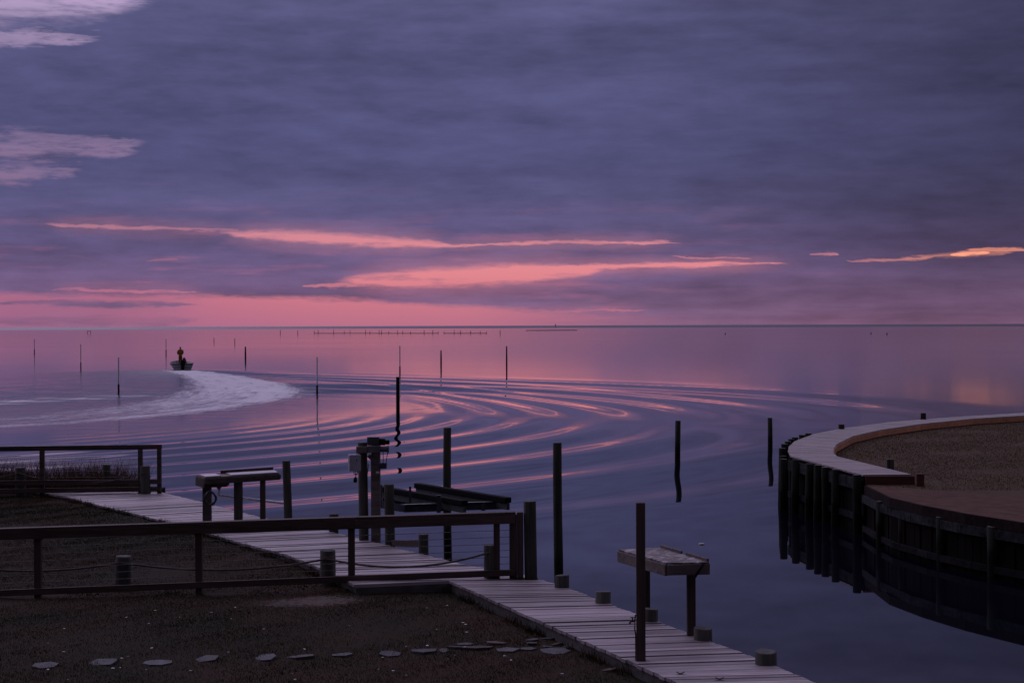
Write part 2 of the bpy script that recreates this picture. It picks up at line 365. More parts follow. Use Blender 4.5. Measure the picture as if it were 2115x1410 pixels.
# ------------------------------------------------------------------ water: shallow-water wake of the boat on its curved course
course = np.array([(-105.0, 80.5), (-85.0, 78.5), (-65.0, 76.5), (-47.0, 75.7), (-33.0, 77.5), (-24.4, 83.8), (-20.5, 93.5), (-18.75, 105.2), (-18.73, 116.2), (-20.58, 130.0), (-24.72, 147.7), (-30.2, 166.0), (-36.4, 184.0)])
def spline(P, n):
    k = np.arange(len(P)); t = np.linspace(0, len(P) - 1, n); o = []
    Q = np.vstack([2*P[0] - P[1], P, 2*P[-1] - P[-2]])
    for a in t:
        i = min(int(a), len(P) - 2); f = a - i; p0, p1, p2, p3 = Q[i:i+4]
        o.append(0.5*((2*p1) + (p2 - p0)*f + (2*p0 - 5*p1 + 4*p2 - p3)*f**2 + (3*p1 - p0 - 3*p2 + p3)*f**3))
    o = np.array(o); return o
fine = spline(course, 560)
arc = np.concatenate([[0], np.cumsum(np.hypot(*np.diff(fine, axis=0).T))])
def wake():
    DXY, NX, NY = 0.4, 700, 640; x0, y0 = -165.0, 10.0
    SPEED, DEPTH, SIZE = 5.2, 1.1, 0.55
    T = arc[-1]/SPEED; nt_ = 560; ts = np.linspace(0, T, nt_); dt = ts[1] - ts[0]
    bx = np.interp(ts*SPEED, arc, fine[:, 0]) - x0; by = np.interp(ts*SPEED, arc, fine[:, 1]) - y0
    kx = 2*np.pi*np.fft.fftfreq(NX, DXY); ky = 2*np.pi*np.fft.rfftfreq(NY, DXY)
    K = np.hypot(kx[:, None], ky[None, :]); K[0, 0] = 1e-6
    om = np.sqrt(9.81*K*np.tanh(K*DEPTH))
    acc = np.zeros(K.shape, complex)
    damp = 0.004*K**2
    sel = K < 3.6
    om_, dm_ = om[sel], damp[sel]; KX = np.broadcast_to(kx[:, None], K.shape)[sel]; KY = np.broadcast_to(ky[None, :], K.shape)[sel]
    a_ = np.zeros(om_.shape, complex)
    for t, X_, Y_ in zip(ts, bx, by):
        tau = T - t; g = (1.0 + 8.5*np.exp(-((t*SPEED - 50.0)/21.0)**2))*min(1.0, 0.1 + t/4.0)   # heaviest wake while the hull climbs onto the plane
        a_ += g*np.sin(om_*tau)*np.exp(-dm_*tau)*np.exp(-1j*(KX*X_ + KY*Y_))
    acc[sel] = -a_*dt*np.exp(-(K[sel]*SIZE)**2/2)*K[sel]*np.tanh(K[sel]*DEPTH)/om_
    eta = np.fft.irfft2(acc, s=(NX, NY), axes=(0, 1))/DXY**2
    xs = x0 + DXY*np.arange(NX); ys = y0 + DXY*np.arange(NY)
    return xs, ys, eta
xs, ys, eta = wake()
ix = np.where((xs > -80) & (xs < 72))[0]; iy = np.where((ys > 38) & (ys < 262))[0]
xs, ys, eta = xs[ix], ys[iy], eta[np.ix_(ix, iy)]
XX, YY = np.meshgrid(xs, ys, indexing='ij')
# how far each bit of water is from the boat's course, and how long ago the boat passed it
best = np.full(XX.shape, 1e9); sarc = np.zeros(XX.shape)
for (fx, fy), s_ in zip(fine[::3], arc[::3]):
    d2 = (XX - fx)**2 + (YY - fy)**2; m_ = d2 < best; best[m_] = d2[m_]; sarc[m_] = s_
dist = np.sqrt(best); behind = arc[-1] - sarc
tx_, ty_ = np.gradient(fine[:, 0]), np.gradient(fine[:, 1])
ni = np.clip(np.searchsorted(arc, sarc), 0, len(fine) - 1)
port = (tx_[ni]*(YY - fine[ni, 1]) - ty_[ni]*(XX - fine[ni, 0])) > 0     # the inside of the turn
starboard = ~port
ahead = (behind < 0.5)
gx, gy = np.gradient(eta, 0.4)
slope = np.hypot(gx, gy); ref = np.percentile(slope[(XX > -5) & (XX < 12) & (YY > 60) & (YY < 130)], 97)
eta = eta*(0.047/ref)
lim = np.hypot(*np.gradient(eta, 0.4)); 
eta = eta*np.clip(0.12/np.maximum(lim, 1e-6), 0, 1)**0.0
front = np.clip((5.0 + 0.47*behind - dist)/9.0 + 0.5, 0, 1)
eta = eta*np.where(port, np.where(YY > 70, 0.28, 1.0), front*front*(3 - 2*front))
def blur(a, n):
    for ax in (0, 1):
        c_ = np.cumsum(np.pad(a, [(n + 1, n) if k == ax else (0, 0) for k in (0, 1)], mode='edge'), axis=ax)
        a = (np.take(c_, range(2*n + 1, c_.shape[ax]), axis=ax) - np.take(c_, range(0, c_.shape[ax] - 2*n - 1), axis=ax))/(2*n + 1)
    return a
glass = np.clip(np.sqrt(blur(sum(q*q for q in np.gradient(eta, 0.4)), 9))/0.006, 0, 1)
# faint leftover swell and wind ripple
rs = np.random.RandomState(5)
for i in range(26):
    lam = rs.uniform(2.5, 14); th = rs.uniform(0, 2*np.pi); k_ = 2*np.pi/lam
    eta = eta + np.clip((115 - YY)/45, 0, 1)*0.0002*lam/2.5*0.55*np.sin(k_*(XX*np.cos(th) + YY*np.sin(th)) + rs.uniform(0, 6.28))*0.5
# churned water inside the wash
ch = np.zeros_like(eta)
for i in range(40):
    lam = rs.uniform(1.1, 3.2); th = rs.uniform(0, 2*np.pi); k_ = 2*np.pi/lam
    ch += np.sin(k_*(XX*np.cos(th) + YY*np.sin(th)) + rs.uniform(0, 6.28))
washw = 1.7 + np.clip(behind, 0, 70)*0.05
wash = np.exp(-(dist/washw)**4)*np.interp(behind, [0, 50, 75, 100, 130, 160, 200], [1, 1, .84, .52, .36, .32, .2])*np.clip(behind/1.5, 0, 1)
churn = np.exp(-(dist/(washw*np.where(port, 4.6, 1.35)))**2)*np.exp(-behind/160.0)*np.clip(behind/4.0, 0, 1)
eta = eta + ch*0.0032*churn
fade = np.clip((XX + 80)/12, 0, 1)*np.clip((72 - XX)/12, 0, 1)*np.clip((YY - 38)/7, 0, 1)*np.clip((262 - YY)/40, 0, 1)
eta = eta*(fade*fade*(3 - 2*fade))
nx, ny = eta.shape
co = np.stack([XX, YY, eta], -1).reshape(-1, 3)
idx = np.arange(nx*ny).reshape(nx, ny)
quads = np.stack([idx[:-1, :-1], idx[1:, :-1], idx[1:, 1:], idx[:-1, 1:]], -1).reshape(-1, 4)
xa, xb, ya, yb = xs[0], xs[-1], ys[0], ys[-1]
far1, far2 = 2900.0, 42000.0
ringx = [-far2, -far1, xa, xb, far1, far2]; ringy = [-far2, -far1, ya, yb, far1, far2]
n0 = len(co); extra = np.array([(x, y, 0.0) for x in ringx for y in ringy]); rq = []; rmat = []
for i in range(5):
    for j in range(5):
        if i == 2 and j == 2: continue
        a = n0 + i*6 + j; rq.append((a, a + 6, a + 7, a + 1)); rmat.append(0 if (1 <= i <= 3 and 1 <= j <= 3) else 1)
me = np_mesh('water', np.vstack([co, extra]), np.vstack([quads, np.array(rq)]), 4)
me.polygons.foreach_set('use_smooth', np.ones(len(me.polygons), dtype=bool))
me.polygons.foreach_set('material_index', np.concatenate([np.zeros(len(quads), dtype=np.int32), np.array(rmat, dtype=np.int32)]))
for nm, arr in (('wash', wash), ('churn', churn), ('glass', glass), ('along', sarc), ('across', np.where(starboard, dist, -dist))):
    at_ = me.attributes.new(nm, 'FLOAT', 'POINT'); full = np.zeros(len(co) + len(extra), dtype=np.float32); full[:len(co)] = (arr if nm in ('along', 'across') else arr*fade).ravel()
    at_.data.foreach_set('value', full)
def water_mat():
    m, t, b = material('sound_water', 0.04, 0.5)
    b.inputs['Base Color'].default_value = (0.004, 0.005, 0.010, 1); b.inputs['IOR'].default_value = 1.333
    x, y, z = obj_xyz(t)
    def attr(n):
        a = t.nodes.new('ShaderNodeAttribute'); a.attribute_name = n; return X(t, a.outputs['Fac'])
    wash, churn, glass = attr('wash'), attr('churn'), attr('glass')
    patch = noise(t, vec(t, x*0.012, y*0.02, 0.0), 1.0, 4, 0.6)
    calm = (X(t, 1.0).op('MULTIPLY', 1.0) - glass*y.rng(190.0, 130.0))*y.rng(72.0, 110.0)
    rough = calm*0.052 + (patch - 0.5)*calm*0.03 + churn*0.16 + 0.016
    t.links.new(rough.mx(0.015).v, b.inputs['Roughness'])
    f1 = noise(t, vec(t, x*1.0, y*0.55, 0.0), 2.1, 5, 0.75); f2 = noise(t, vec(t, x*0.5, y*0.16, 0.0), 1.6, 5, 0.7)
    al, ac = attr('along'), attr('across')
    st = noise(t, vec(t, ac*1.5, al*0.16, 2.0), 1.0, 5, 0.7); rim = (ac - 2.6).ab().rng(1.5, 0.0)*wash.rng(0.05, 0.5)
    foam = (wash + rim*0.22 - 0.05 + (st - 0.5)*1.2*wash.rng(0.0, 0.2) + (f1 - 0.5)*0.8*wash.rng(0.0, 0.15) + (f2 - 0.5)*0.5*wash.rng(0.0, 0.15)).rng(0.25, 1.20)
    foam = foam.mn(0.8)
    fb = t.nodes.new('ShaderNodeBsdfDiffuse'); fb.inputs['Color'].default_value = (0.92, 0.91, 0.97, 1)
    bn = t.nodes.new('ShaderNodeBump'); bn.inputs['Strength'].default_value = 0.35; bn.inputs['Distance'].default_value = 0.12
    t.links.new((f1*churn).v, bn.inputs['Height']); t.links.new(bn.outputs[0], b.inputs['Normal'])
    mx = t.nodes.new('ShaderNodeMixShader'); t.links.new(foam.v, mx.inputs[0]); t.links.new(b.outputs[0], mx.inputs[1]); t.links.new(fb.outputs[0], mx.inputs[2])
    t.links.new(mx.outputs[0], t.nodes['Material Output'].inputs['Surface'])
    return m
me.materials.append(water_mat())
m_, t_, b_ = material('far_ruffled_water', 0.36, 0.5); b_.inputs['Base Color'].default_value = (0.02, 0.025, 0.045, 1); b_.inputs['IOR'].default_value = 1.333
me.materials.append(m_)
tag(link('water', me), kind='structure')

# ------------------------------------------------------------------ boardwalk sections: (water or left edge, other edge) pairs, in plan
near_sec = [((-0.866, 23.779), (0.397, 23.795)), ((-0.48, 22.732), (0.802, 22.828)), ((0.228, 20.837), (1.477, 21.005)), ((0.87, 19.086), (2.13, 19.299)), ((1.362, 17.745), (2.645, 17.927)), ((1.667, 16.897), (2.94, 17.014)), ((2.435, 14.777), (3.663, 14.9)), ((3.507, 11.867), (4.685, 11.945))]
far_sec = [((-2.16, 23.453), (0.32, 24.049)), ((-2.833, 25.116), (-0.802, 25.423)), ((-3.405, 26.402), (-1.694, 26.983)), ((-4.671, 28.411), (-2.941, 29.101)), ((-6.207, 31.01), (-4.695, 31.684)), ((-7.954, 33.601), (-6.333, 34.544)), ((-9.287, 35.683), (-7.511, 36.51)), ((-10.535, 37.157), (-8.856, 38.106))]
def poly_at(P, t):
    seg = [math.dist(a, b) for a, b in zip(P, P[1:])]; t = max(0.0, min(t, sum(seg)))
    for (a, b), l in zip(zip(P, P[1:]), seg):
        if t <= l: f = t/l; return (a[0] + (b[0]-a[0])*f, a[1] + (b[1]-a[1])*f)
        t -= l
    return P[-1]
def plen(P): return sum(math.dist(a, b) for a, b in zip(P, P[1:]))
def sec_at(sec, f):                                        # f in section units
    i = min(int(f), len(sec) - 2); u = f - i
    m = lambda p, q: (p[0] + (q[0]-p[0])*u, p[1] + (q[1]-p[1])*u)
    return m(sec[i][0], sec[i+1][0]), m(sec[i][1], sec[i+1][1])
def plank_mesh():
    b = bmesh.new(); bmesh.ops.create_cube(b, size=1.0)
    return b
def deck(root, sec, z, pitch, me, over=0.025, th=0.036, jit=0.003, gap=0.012):
    # planks laid side by side along the sections, each one an object
    N = 400; mids = []; 
    for k in range(N + 1):
        a, b = sec_at(sec, (len(sec) - 1)*k/N); mids.append(((a[0]+b[0])/2, (a[1]+b[1])/2))
    cum = [0.0]
    for p, q in zip(mids, mids[1:]): cum.append(cum[-1] + math.dist(p, q))
    n = int(cum[-1]/pitch); base = Vector(root.location)
    edge = []
    fs = [(len(sec) - 1)*float(np.interp(cum[-1]*k/n, cum, range(N + 1)))/N for k in range(n + 1)]
    for f0, f1 in zip(fs, fs[1:]):
        # each plank is cut along the deck edges; small gaps and uneven seating between neighbours
        g0, g1 = (f1 - f0)*gap/pitch*rnd.uniform(.3, .8), (f1 - f0)*gap/pitch*rnd.uniform(.3, .8)
        a0, b0 = (Vector((*q, 0)) for q in sec_at(sec, f0 + g0)); a1, b1 = (Vector((*q, 0)) for q in sec_at(sec, f1 - g1))
        u = (b0 - a0).normalized(); e0 = over + rnd.uniform(-.004, .012)*jit/.004; e1 = over + rnd.uniform(-.004, .012)*jit/.004
        P = [a0 - u*e0, b0 + u*e1, b1 + u*e1, a1 - u*e0]; c_ = sum(P, Vector())/4; c_.z = z + rnd.uniform(-jit, jit)
        ang = math.atan2(u.y, u.x); ro = Matrix.Rotation(-ang, 3, 'Z')
        L_ = [ro @ (Vector((p.x, p.y, 0)) - Vector((c_.x, c_.y, 0))) for p in P]
        t1, t2 = rnd.uniform(-jit, jit), rnd.uniform(-jit, jit)
        V_ = [(p.x, p.y, -th) for p in L_] + [(p.x, p.y, (t1 if k in (0, 1) else t2)) for k, p in enumerate(L_)]
        q_ = bpy.data.meshes.new('plank'); q_.from_pydata(V_, [], [(3, 2, 1, 0), (4, 5, 6, 7), (0, 1, 5, 4), (1, 2, 6, 5), (2, 3, 7, 6), (3, 0, 4, 7)]); q_.materials.append(me)
        o = link('plank', q_, root, c_ - base); o.rotation_euler = (0, 0, ang)
L_near = [s[0] for s in near_sec]; L_far = [s[0] for s in far_sec]; Rt_near = [s[1] for s in near_sec]; Rt_far = [s[1] for s in far_sec]

# ------------------------------------------------------------------ the lawn: one sheet up to the boardwalk, dropping to the water behind it
def lawn_z(x, y):
    s = np.clip((y - 23.5)/8.0, 0, 1); s = s*s*(3 - 2*s)
    n = 0.018*np.sin(x*0.9 + 0.3)*np.sin(y*0.7 + 1.0) + 0.012*np.sin(x*2.3 + y*1.1) + 0.008*np.sin(x*5.1 - y*3.7)
    return 0.945 + 0.105*s + n
edgeL = (L_near[::-1] + [L_near[0]])[:-1] + [L_far[0]] + L_far[1:]
def left_edge_x(y):
    P = sorted([p for p in L_near] , key=lambda p: p[1]); Q = sorted([p for p in L_far], key=lambda p: p[1])
    if y < P[-1][1]: return float(np.interp(y, [p[1] for p in P], [p[0] for p in P])) if y > P[0][1] else P[0][0] + (P[0][1] - y)*0.43
    return float(np.interp(y, [p[1] for p in Q], [p[0] for p in Q]))
ygrid = np.concatenate([np.linspace(-30, 12, 8), np.arange(13, 37.01, 0.35)])
ygrid[-1] = 36.95
rows = []
for y in ygrid:
    xr = left_edge_x(y) + 0.55
    tt = np.concatenate([np.linspace(0, .5, 12, endpoint=False), np.linspace(.5, 1, 55)])
    xl = -46.0; rows.append(np.stack([xl + (xr - xl)*tt, np.full(len(tt), y)], -1))
rows = np.array(rows); ny_, nx_ = rows.shape[:2]
z_ = lawn_z(rows[..., 0], rows[..., 1])
co = np.concatenate([rows, z_[..., None]], -1).reshape(-1, 3)
id_ = np.arange(ny_*nx_).reshape(ny_, nx_)
fc = np.stack([id_[:-1, :-1], id_[:-1, 1:], id_[1:, 1:], id_[1:, :-1]], -1).reshape(-1, 4)
rim = list(id_[:, -1]) + list(id_[-1, ::-1][1:]); low = co[rim].copy(); low[:, 2] = -1.6; n0 = len(co)
sk = [(rim[i], n0 + i, n0 + i + 1, rim[i+1]) for i in range(len(rim) - 1)]
me = np_mesh('lawn', np.vstack([co, low]), np.vstack([fc, np.array(sk)]), 4); me.polygons.foreach_set('use_smooth', np.ones(len(me.polygons), dtype=bool))
me.materials.append(M_lawn); tag(link('lawn', me), kind='structure')

def blades(name, mat, X_, Y_, Z_, hmin, hmax, wid, lean, seed):
    r_ = np.random.RandomState(seed); n = len(X_)
    h = r_.uniform(hmin, hmax, n); a = r_.uniform(0, 2*PI, n); wv = wid*r_.uniform(.6, 1.4, n)
    lx, ly = r_.normal(0, lean, n)*h, r_.normal(0, lean, n)*h
    p0 = np.stack([X_ - np.cos(a)*wv/2, Y_ - np.sin(a)*wv/2, Z_ - .01], -1); p1 = np.stack([X_ + np.cos(a)*wv/2, Y_ + np.sin(a)*wv/2, Z_ - .01], -1)
    p2 = np.stack([X_ + lx, Y_ + ly, Z_ + h], -1)
    co = np.stack([p0, p1, p2], 1).reshape(-1, 3); f = np.arange(3*n).reshape(n, 3)
    me = np_mesh(name, co, f, 3); me.materials.append(mat); return tag(link(name, me), kind='stuff')
rs = np.random.RandomState(3)
# short dormant grass over the part of the lawn in view
n = 380000; yy = 13.0 + (36.9 - 13.0)*rs.rand(n)**1.12; xl = -0.325*yy - 1.6
xr_edge = np.array([left_edge_x(y) for y in np.linspace(12, 37.5, 220)]) - .02; xr = np.interp(yy, np.linspace(12, 37.5, 220), xr_edge)
xx = xl + (xr - xl)*rs.rand(n)
sx, sy = (-2.724, 22.865)
keep = ~(((((xx - sx)/.75)**2 + ((yy - sy)/.42)**2) < rs.uniform(.3, 1.6, n)))
pat = np.sin(xx*1.7 + 1)*np.sin(yy*1.3) + np.sin(xx*.7 - yy*.9)*.8 + rs.normal(0, .6, n)
keep &= (pat > -1.0)
bare = np.abs(xx - xr) < rs.exponential(.10, n)
keep &= ~(bare & (yy < 24))
xx, yy = xx[keep], yy[keep]
ey = rs.uniform(13.0, 35.5, 5200); ex = np.interp(ey, np.linspace(12, 37.5, 220), xr_edge) - np.abs(rs.normal(.05, .05, 5200))
clump = np.sin(ey*3.1) + np.sin(ey*7.7 + 1) + rs.normal(0, .5, 5200) > .2
blades('tall_grass', M_grass, ex[clump], ey[clump], lawn_z(ex[clump], ey[clump]), .04, .15, .010, .45, 14)
blades('grass', M_grass, xx, yy, lawn_z(xx, yy), .008, .030, .009, .7, 4)

# ------------------------------------------------------------------ the flagstone path across the lawn
path = bpy.data.objects.new('path', None); C.objects.link(path); path.location = (-2.527, 19.341, .96); tag(path, kind='structure')
for k, (sx, sy, wd, dp) in enumerate([(-5.083, 18.536, 0.316, 0.3), (-4.506, 18.768, 0.383, 0.27), (-3.937, 18.853, 0.332, 0.34), (-3.411, 18.968, 0.291, 0.28), (-2.759, 19.082, 0.271, 0.36), (-2.429, 19.217, 0.371, 0.26), (-1.931, 19.323, 0.329, 0.26), (-1.396, 19.357, 0.264, 0.24), (-1.007, 19.51, 0.321, 0.36), (-0.783, 19.433, 0.132, 0.16), (-0.633, 19.607, 0.222, 0.2), (-0.56, 19.771, 0.213, 0.14), (-0.398, 19.514, 0.343, 0.3), (-0.189, 19.794, 0.247, 0.22), (-0.076, 19.39, 0.297, 0.22), (0.173, 19.503, 0.243, 0.2), (0.474, 19.322, 0.362, 0.36), (0.427, 20.184, 0.309, 0.18), (0.23, 20.047, 0.193, 0.14), (0.211, 19.847, 0.169, 0.22), (0.504, 19.842, 0.135, 0.16), (0.393, 19.662, 0.167, 0.18), (0.62, 19.613, 0.111, 0.16), (1.038, 18.246, 0.186, 0.2)]):
    q = random.Random(40 + k); m = MB(); nv = q.randint(5, 7); a0 = q.uniform(0, 6.28)
    pts = [(sx + wd/2*math.cos(a0 + 2*PI*i/nv)*q.uniform(.72, 1.2), sy + dp/2*math.sin(a0 + 2*PI*i/nv)*q.uniform(.75, 1.15)*1.25) for i in range(nv)]
    zz = float(lawn_z(np.array(sx), np.array(sy))); m.prism(pts, zz - .03, zz + .014)
    bmesh.ops.bevel(m.b, geom=[e for e in m.b.edges if all(v.co.z > zz for v in e.verts)], offset=.003, segments=1, affect='EDGES')
    tx, ty = q.uniform(-.015, .03), q.uniform(-.03, .015)
    for v in m.b.verts: v.co.z += tx*(v.co.x - sx)/max(wd, .1) + ty*(v.co.y - sy)/max(dp, .1)
    m.build('flagstone', M_stone, path, loc=(sx, sy, zz))

# ------------------------------------------------------------------ the islet across the canal
def sec_px(*a): return a
isle_sec = [((7.809, 37.885), (8.855, 37.966)), ((7.482, 40.447), (8.563, 40.345)), ((7.105, 43.414), (8.201, 43.203)), ((7.31, 45.082), (8.34, 44.432)), ((7.586, 46.692), (8.59, 45.727)), ((8.12, 48.917), (9.018, 47.573)), ((9.243, 52.117), (10.172, 51.06)), ((10.583, 54.763), (11.66, 54.064)), ((12.832, 58.195), (13.768, 57.275)), ((15.763, 61.238), (16.278, 60.248)), ((19.219, 64.065), (19.245, 62.67)), ((26.03, 67.341), (25.702, 66.005))]
cap_line = [(7.808, 37.598), (7.774, 34.949), (8.077, 33.431), (8.531, 31.95), (9.152, 30.513), (10.144, 28.78), (12.093, 25.945)]
inner = [s[1] for s in isle_sec]; outer = [s[0] for s in isle_sec]
mid = [((a[0]*.4 + b[0]*.6), (a[1]*.4 + b[1]*.6)) for a, b in isle_sec]
capin = [(x + .25, y + .32) for x, y in cap_line]
ring = capin[::-1] + mid[1:]
ring = [(62.0, ring[0][1] - 4)] + ring + [(62.0, ring[-1][1] + 3)]
def isle_z(x, y): return 1.10 + 0.03*np.sin(x*.7)*np.sin(y*.5) + 0.012*np.sin(x*2.1 + y*1.9)
m = MB(); vs = [m.b.verts.new((x, y, 1.085)) for x, y in ring]; lo = [m.b.verts.new((x, y, -1.6)) for x, y in ring]
m.b.faces.new(vs)
for i in range(len(ring)): j = (i + 1) % len(ring); m.b.faces.new((vs[i], lo[i], lo[j], vs[j]))
tag(m.build('islet_ground', M_isle), kind='structure')
m = MB(); inn = [(7.883, 37.956), (8.621, 36.965), (9.261, 36.184), (9.903, 35.537), (10.59, 34.812), (12.593, 33.064), (14.861, 30.76)]
cl = [(x - 0.0, y + 0.03) for x, y in cap_line]
m.b.faces.new([m.b.verts.new((x, y, 1.097)) for x, y in cl + inn[::-1]])
tag(m.build('sand_strip', M_sand), kind='structure')
# grass on the islet
n = 230000; yy = 36.5 + 26*rs.rand(n); xx = 6 + 22*rs.rand(n)
def inside(x, y, P):
    c = np.zeros(len(x), dtype=bool); j = len(P) - 1
    for i in range(len(P)):
        (x1, y1), (x2, y2) = P[i], P[j]
        with np.errstate(divide='ignore', invalid='ignore'):
            c ^= ((y1 > y) != (y2 > y)) & (x < (x2 - x1)*(y - y1)/((y2 - y1) if y2 != y1 else 1e-9) + x1)
        j = i
    return c
gp = inner + [(40.0, inner[-1][1])] + [(40.0, inn[-1][1])] + inn[::-1]
sand_ = inside(xx, yy, cl + inn[::-1]) & (rs.rand(n) < .07 + .5*np.exp(-rs.rand(n)*0 - np.abs(yy - np.interp(xx, [p[0] for p in inn], [p[1] for p in inn]))/.35))
k_ = (inside(xx, yy, gp) | sand_) & (xx < 0.36*yy + 1.5)
xx, yy = xx[k_], yy[k_]
pt = np.sin(xx*.9 + .5*np.sin(yy*.8))*np.sin(yy*1.1 + .6*np.sin(xx*.7)) + rs.normal(0, .5, len(xx))
k_ = pt > -.75; xx, yy = xx[k_], yy[k_]
blades('grass', M_grass2, xx, yy, np.full(len(xx), 1.085), .012, .042, .016, .8, 9)
# reeds of the marsh behind the far railing
n = 11000; cx = rs.uniform(-13.2, -8.2, n); cy = rs.uniform(37.2, 38.6, n)
dens = np.exp(-((cx + 11.6)/1.0)**2) + .8*np.exp(-((cx + 9.4)/.75)**2) + .25
k_ = rs.rand(n) < dens; cx, cy = cx[k_], cy[k_]
blades('reeds', M_reed, cx, cy, np.full(len(cx), 1.0), .18, .80, .013, .45, 11)
m = MB(); m.prism([(-30, 36.9), (-8.0, 36.9), (-7.9, 38.8), (-30, 39.0)], -1.6, 1.0)
tag(m.build('marsh_bank', M_lawn), kind='structure')
# far land seen low on the water
m = MB(); pts = [(12.419, 1531.861), (59.762, 1565.361)]
m.prism([(pts[0][0], pts[0][1]), (pts[0][0] + 12, pts[0][1] - 14), (pts[1][0] - 8, pts[1][1] - 12), (pts[1][0], pts[1][1]), (pts[1][0] - 10, pts[1][1] + 14), (pts[0][0] + 14, pts[0][1] + 16)], -1, 0.42)
tag(m.build('shoal', M_shore), kind='structure')

# ------------------------------------------------------------------ boardwalks
def boardwalk(name, label, sec, z, pitch, pme, fascia_side, zf, fmat, **k):
    a, b = sec[0]; t = thing(name, label, 'boardwalk', ((a[0]+b[0])/2, (a[1]+b[1])/2, z - .2))
    deck(t, sec, z, pitch, pme, **k)
    return t
bw = boardwalk('boardwalk', 'weathered grey plank boardwalk leading from the spigot post to the cable railing', near_sec, 1.1, .141, M_plank, 0, .9, M_stringer, jit=.004, gap=.014)
def side_beam(root, P, z0, z1, th, mat, name, off=0.0, seg=1.0):
    for p, q in zip(P, P[1:]):
        if math.dist(p, q) < .02: continue
        m = MB(); m.bar((p[0] + off, p[1], (z0+z1)/2), (q[0] + off, q[1], (z0+z1)/2), th, z1 - z0); m.build(name, mat, root)
side_beam(bw, [p for p in L_near], .84, 1.058, .05, M_stringer, 'stringer', .02)
side_beam(bw, [p for p in Rt_near], .84, 1.058, .05, M_stringer, 'stringer', -.03)
fw = boardwalk('boardwalk', 'wider grey plank boardwalk beyond the cable railing, passing the lift and the sink table', far_sec, 1.1, .146, M_plank, 0, .9, M_stringer, jit=.005, gap=.016)
side_beam(fw, L_far, .93, 1.056, .05, M_stringer, 'stringer', .03)
side_beam(fw, Rt_far, .84, 1.056, .05, M_stringer, 'stringer', -.03)
a, b = far_sec[0]; m = MB(); m.bar((a[0], a[1] - .03, 1.0), (b[0] - .25, b[1] - .03, 1.0), .04, .12); m.build('end_board', M_stringer, fw)
m = MB(); p, q = (-1.936, 27.6, 1.137), (-1.459, 26.9, 1.217); m.bar(p, q, .05, .10); m.build('ledge_board', M_rail, fw)

# ------------------------------------------------------------------ pilings
def pile_mesh(zt, r, zb, seed, mat, lean=(0, 0), slant=.006, n=14):
    q = random.Random(seed); b = bmesh.new(); rings = []; H_ = zt - zb
    for k in range(7):
        f = k/6; rr = r*(1.07 - .10*f)
        ring = []
        for i in range(n):
            a = 2*PI*i/n; w_ = rr*(1 + .025*math.sin(3*a + seed + f*2) + q.uniform(-.012, .012))
            zz = zb + H_*f + (slant*r*4*math.cos(a + seed) if k == 6 else 0)
            ring.append(b.verts.new((w_*math.cos(a) + lean[0]*(zb + H_*f) + .012*math.sin(f*5 + seed)*min(1, H_/2), w_*math.sin(a) + lean[1]*(zb + H_*f), zz)))
        rings.append(ring)
    top = []
    for i, v in enumerate(rings[-1]):
        c = v.co; top.append(b.verts.new((c.x*.93 + lean[0]*zt*.07, c.y*.93 + lean[1]*zt*.07, c.z + .012)))
    rings.append(top)
    for p, q2 in zip(rings, rings[1:]):
        for i in range(n): b.faces.new((p[i], p[(i+1) % n], q2[(i+1) % n], q2[i]))
    b.faces.new(top); b.faces.new(rings[0][::-1]); bmesh.ops.recalc_face_normals(b, faces=b.faces)
    me = bpy.data.meshes.new('piling'); b.to_mesh(me); b.free(); me.materials.append(mat); me.materials.append(M_pilecap)
    for f in me.polygons:
        f.use_smooth = len(f.vertices) == 4
        if len(f.vertices) > 4 and f.center.z > (zt + zb)/2: f.material_index = 1
    return me
def piling(label, X_, Y_, zt, r, mat=None, group=None, lean=(0, 0), zb=-1.5, name='piling', slant=.006):
    o = link(name, pile_mesh(zt, r, zb, len(bpy.data.objects) % 97, mat or M_pilewet, lean, slant), None, (X_, Y_, 0))
    return tag(o, label, 'piling', group)
GE = 'short pilings along the water edge of the near boardwalk'
for lab, (X_, Y_, zt), wd in (
    ('short green-grey piling top at the boardwalk edge beside the tall black-based mooring pile', (0.653, 23.042, 1.251), 0.204),
    ('short piling top at the boardwalk edge midway between tall mooring pile and cleaning table', (1.132, 21.707, 1.236), 0.204),
    ('short piling top half hidden behind the spigot post under the cleaning table', (1.61, 20.35, 1.239), 0.208),
    ('short piling top touching the foot of the cleaning table leg', (2.115, 19.121, 1.225), 0.214),
    ('short piling top nearest the bottom corner of the boardwalk, alone on the edge', (2.629, 17.748, 1.221), 0.234)):
    piling(lab, X_ + .02, Y_ + .10, zt, wd/2, M_pile, GE, zb=-1.2, slant=.02)
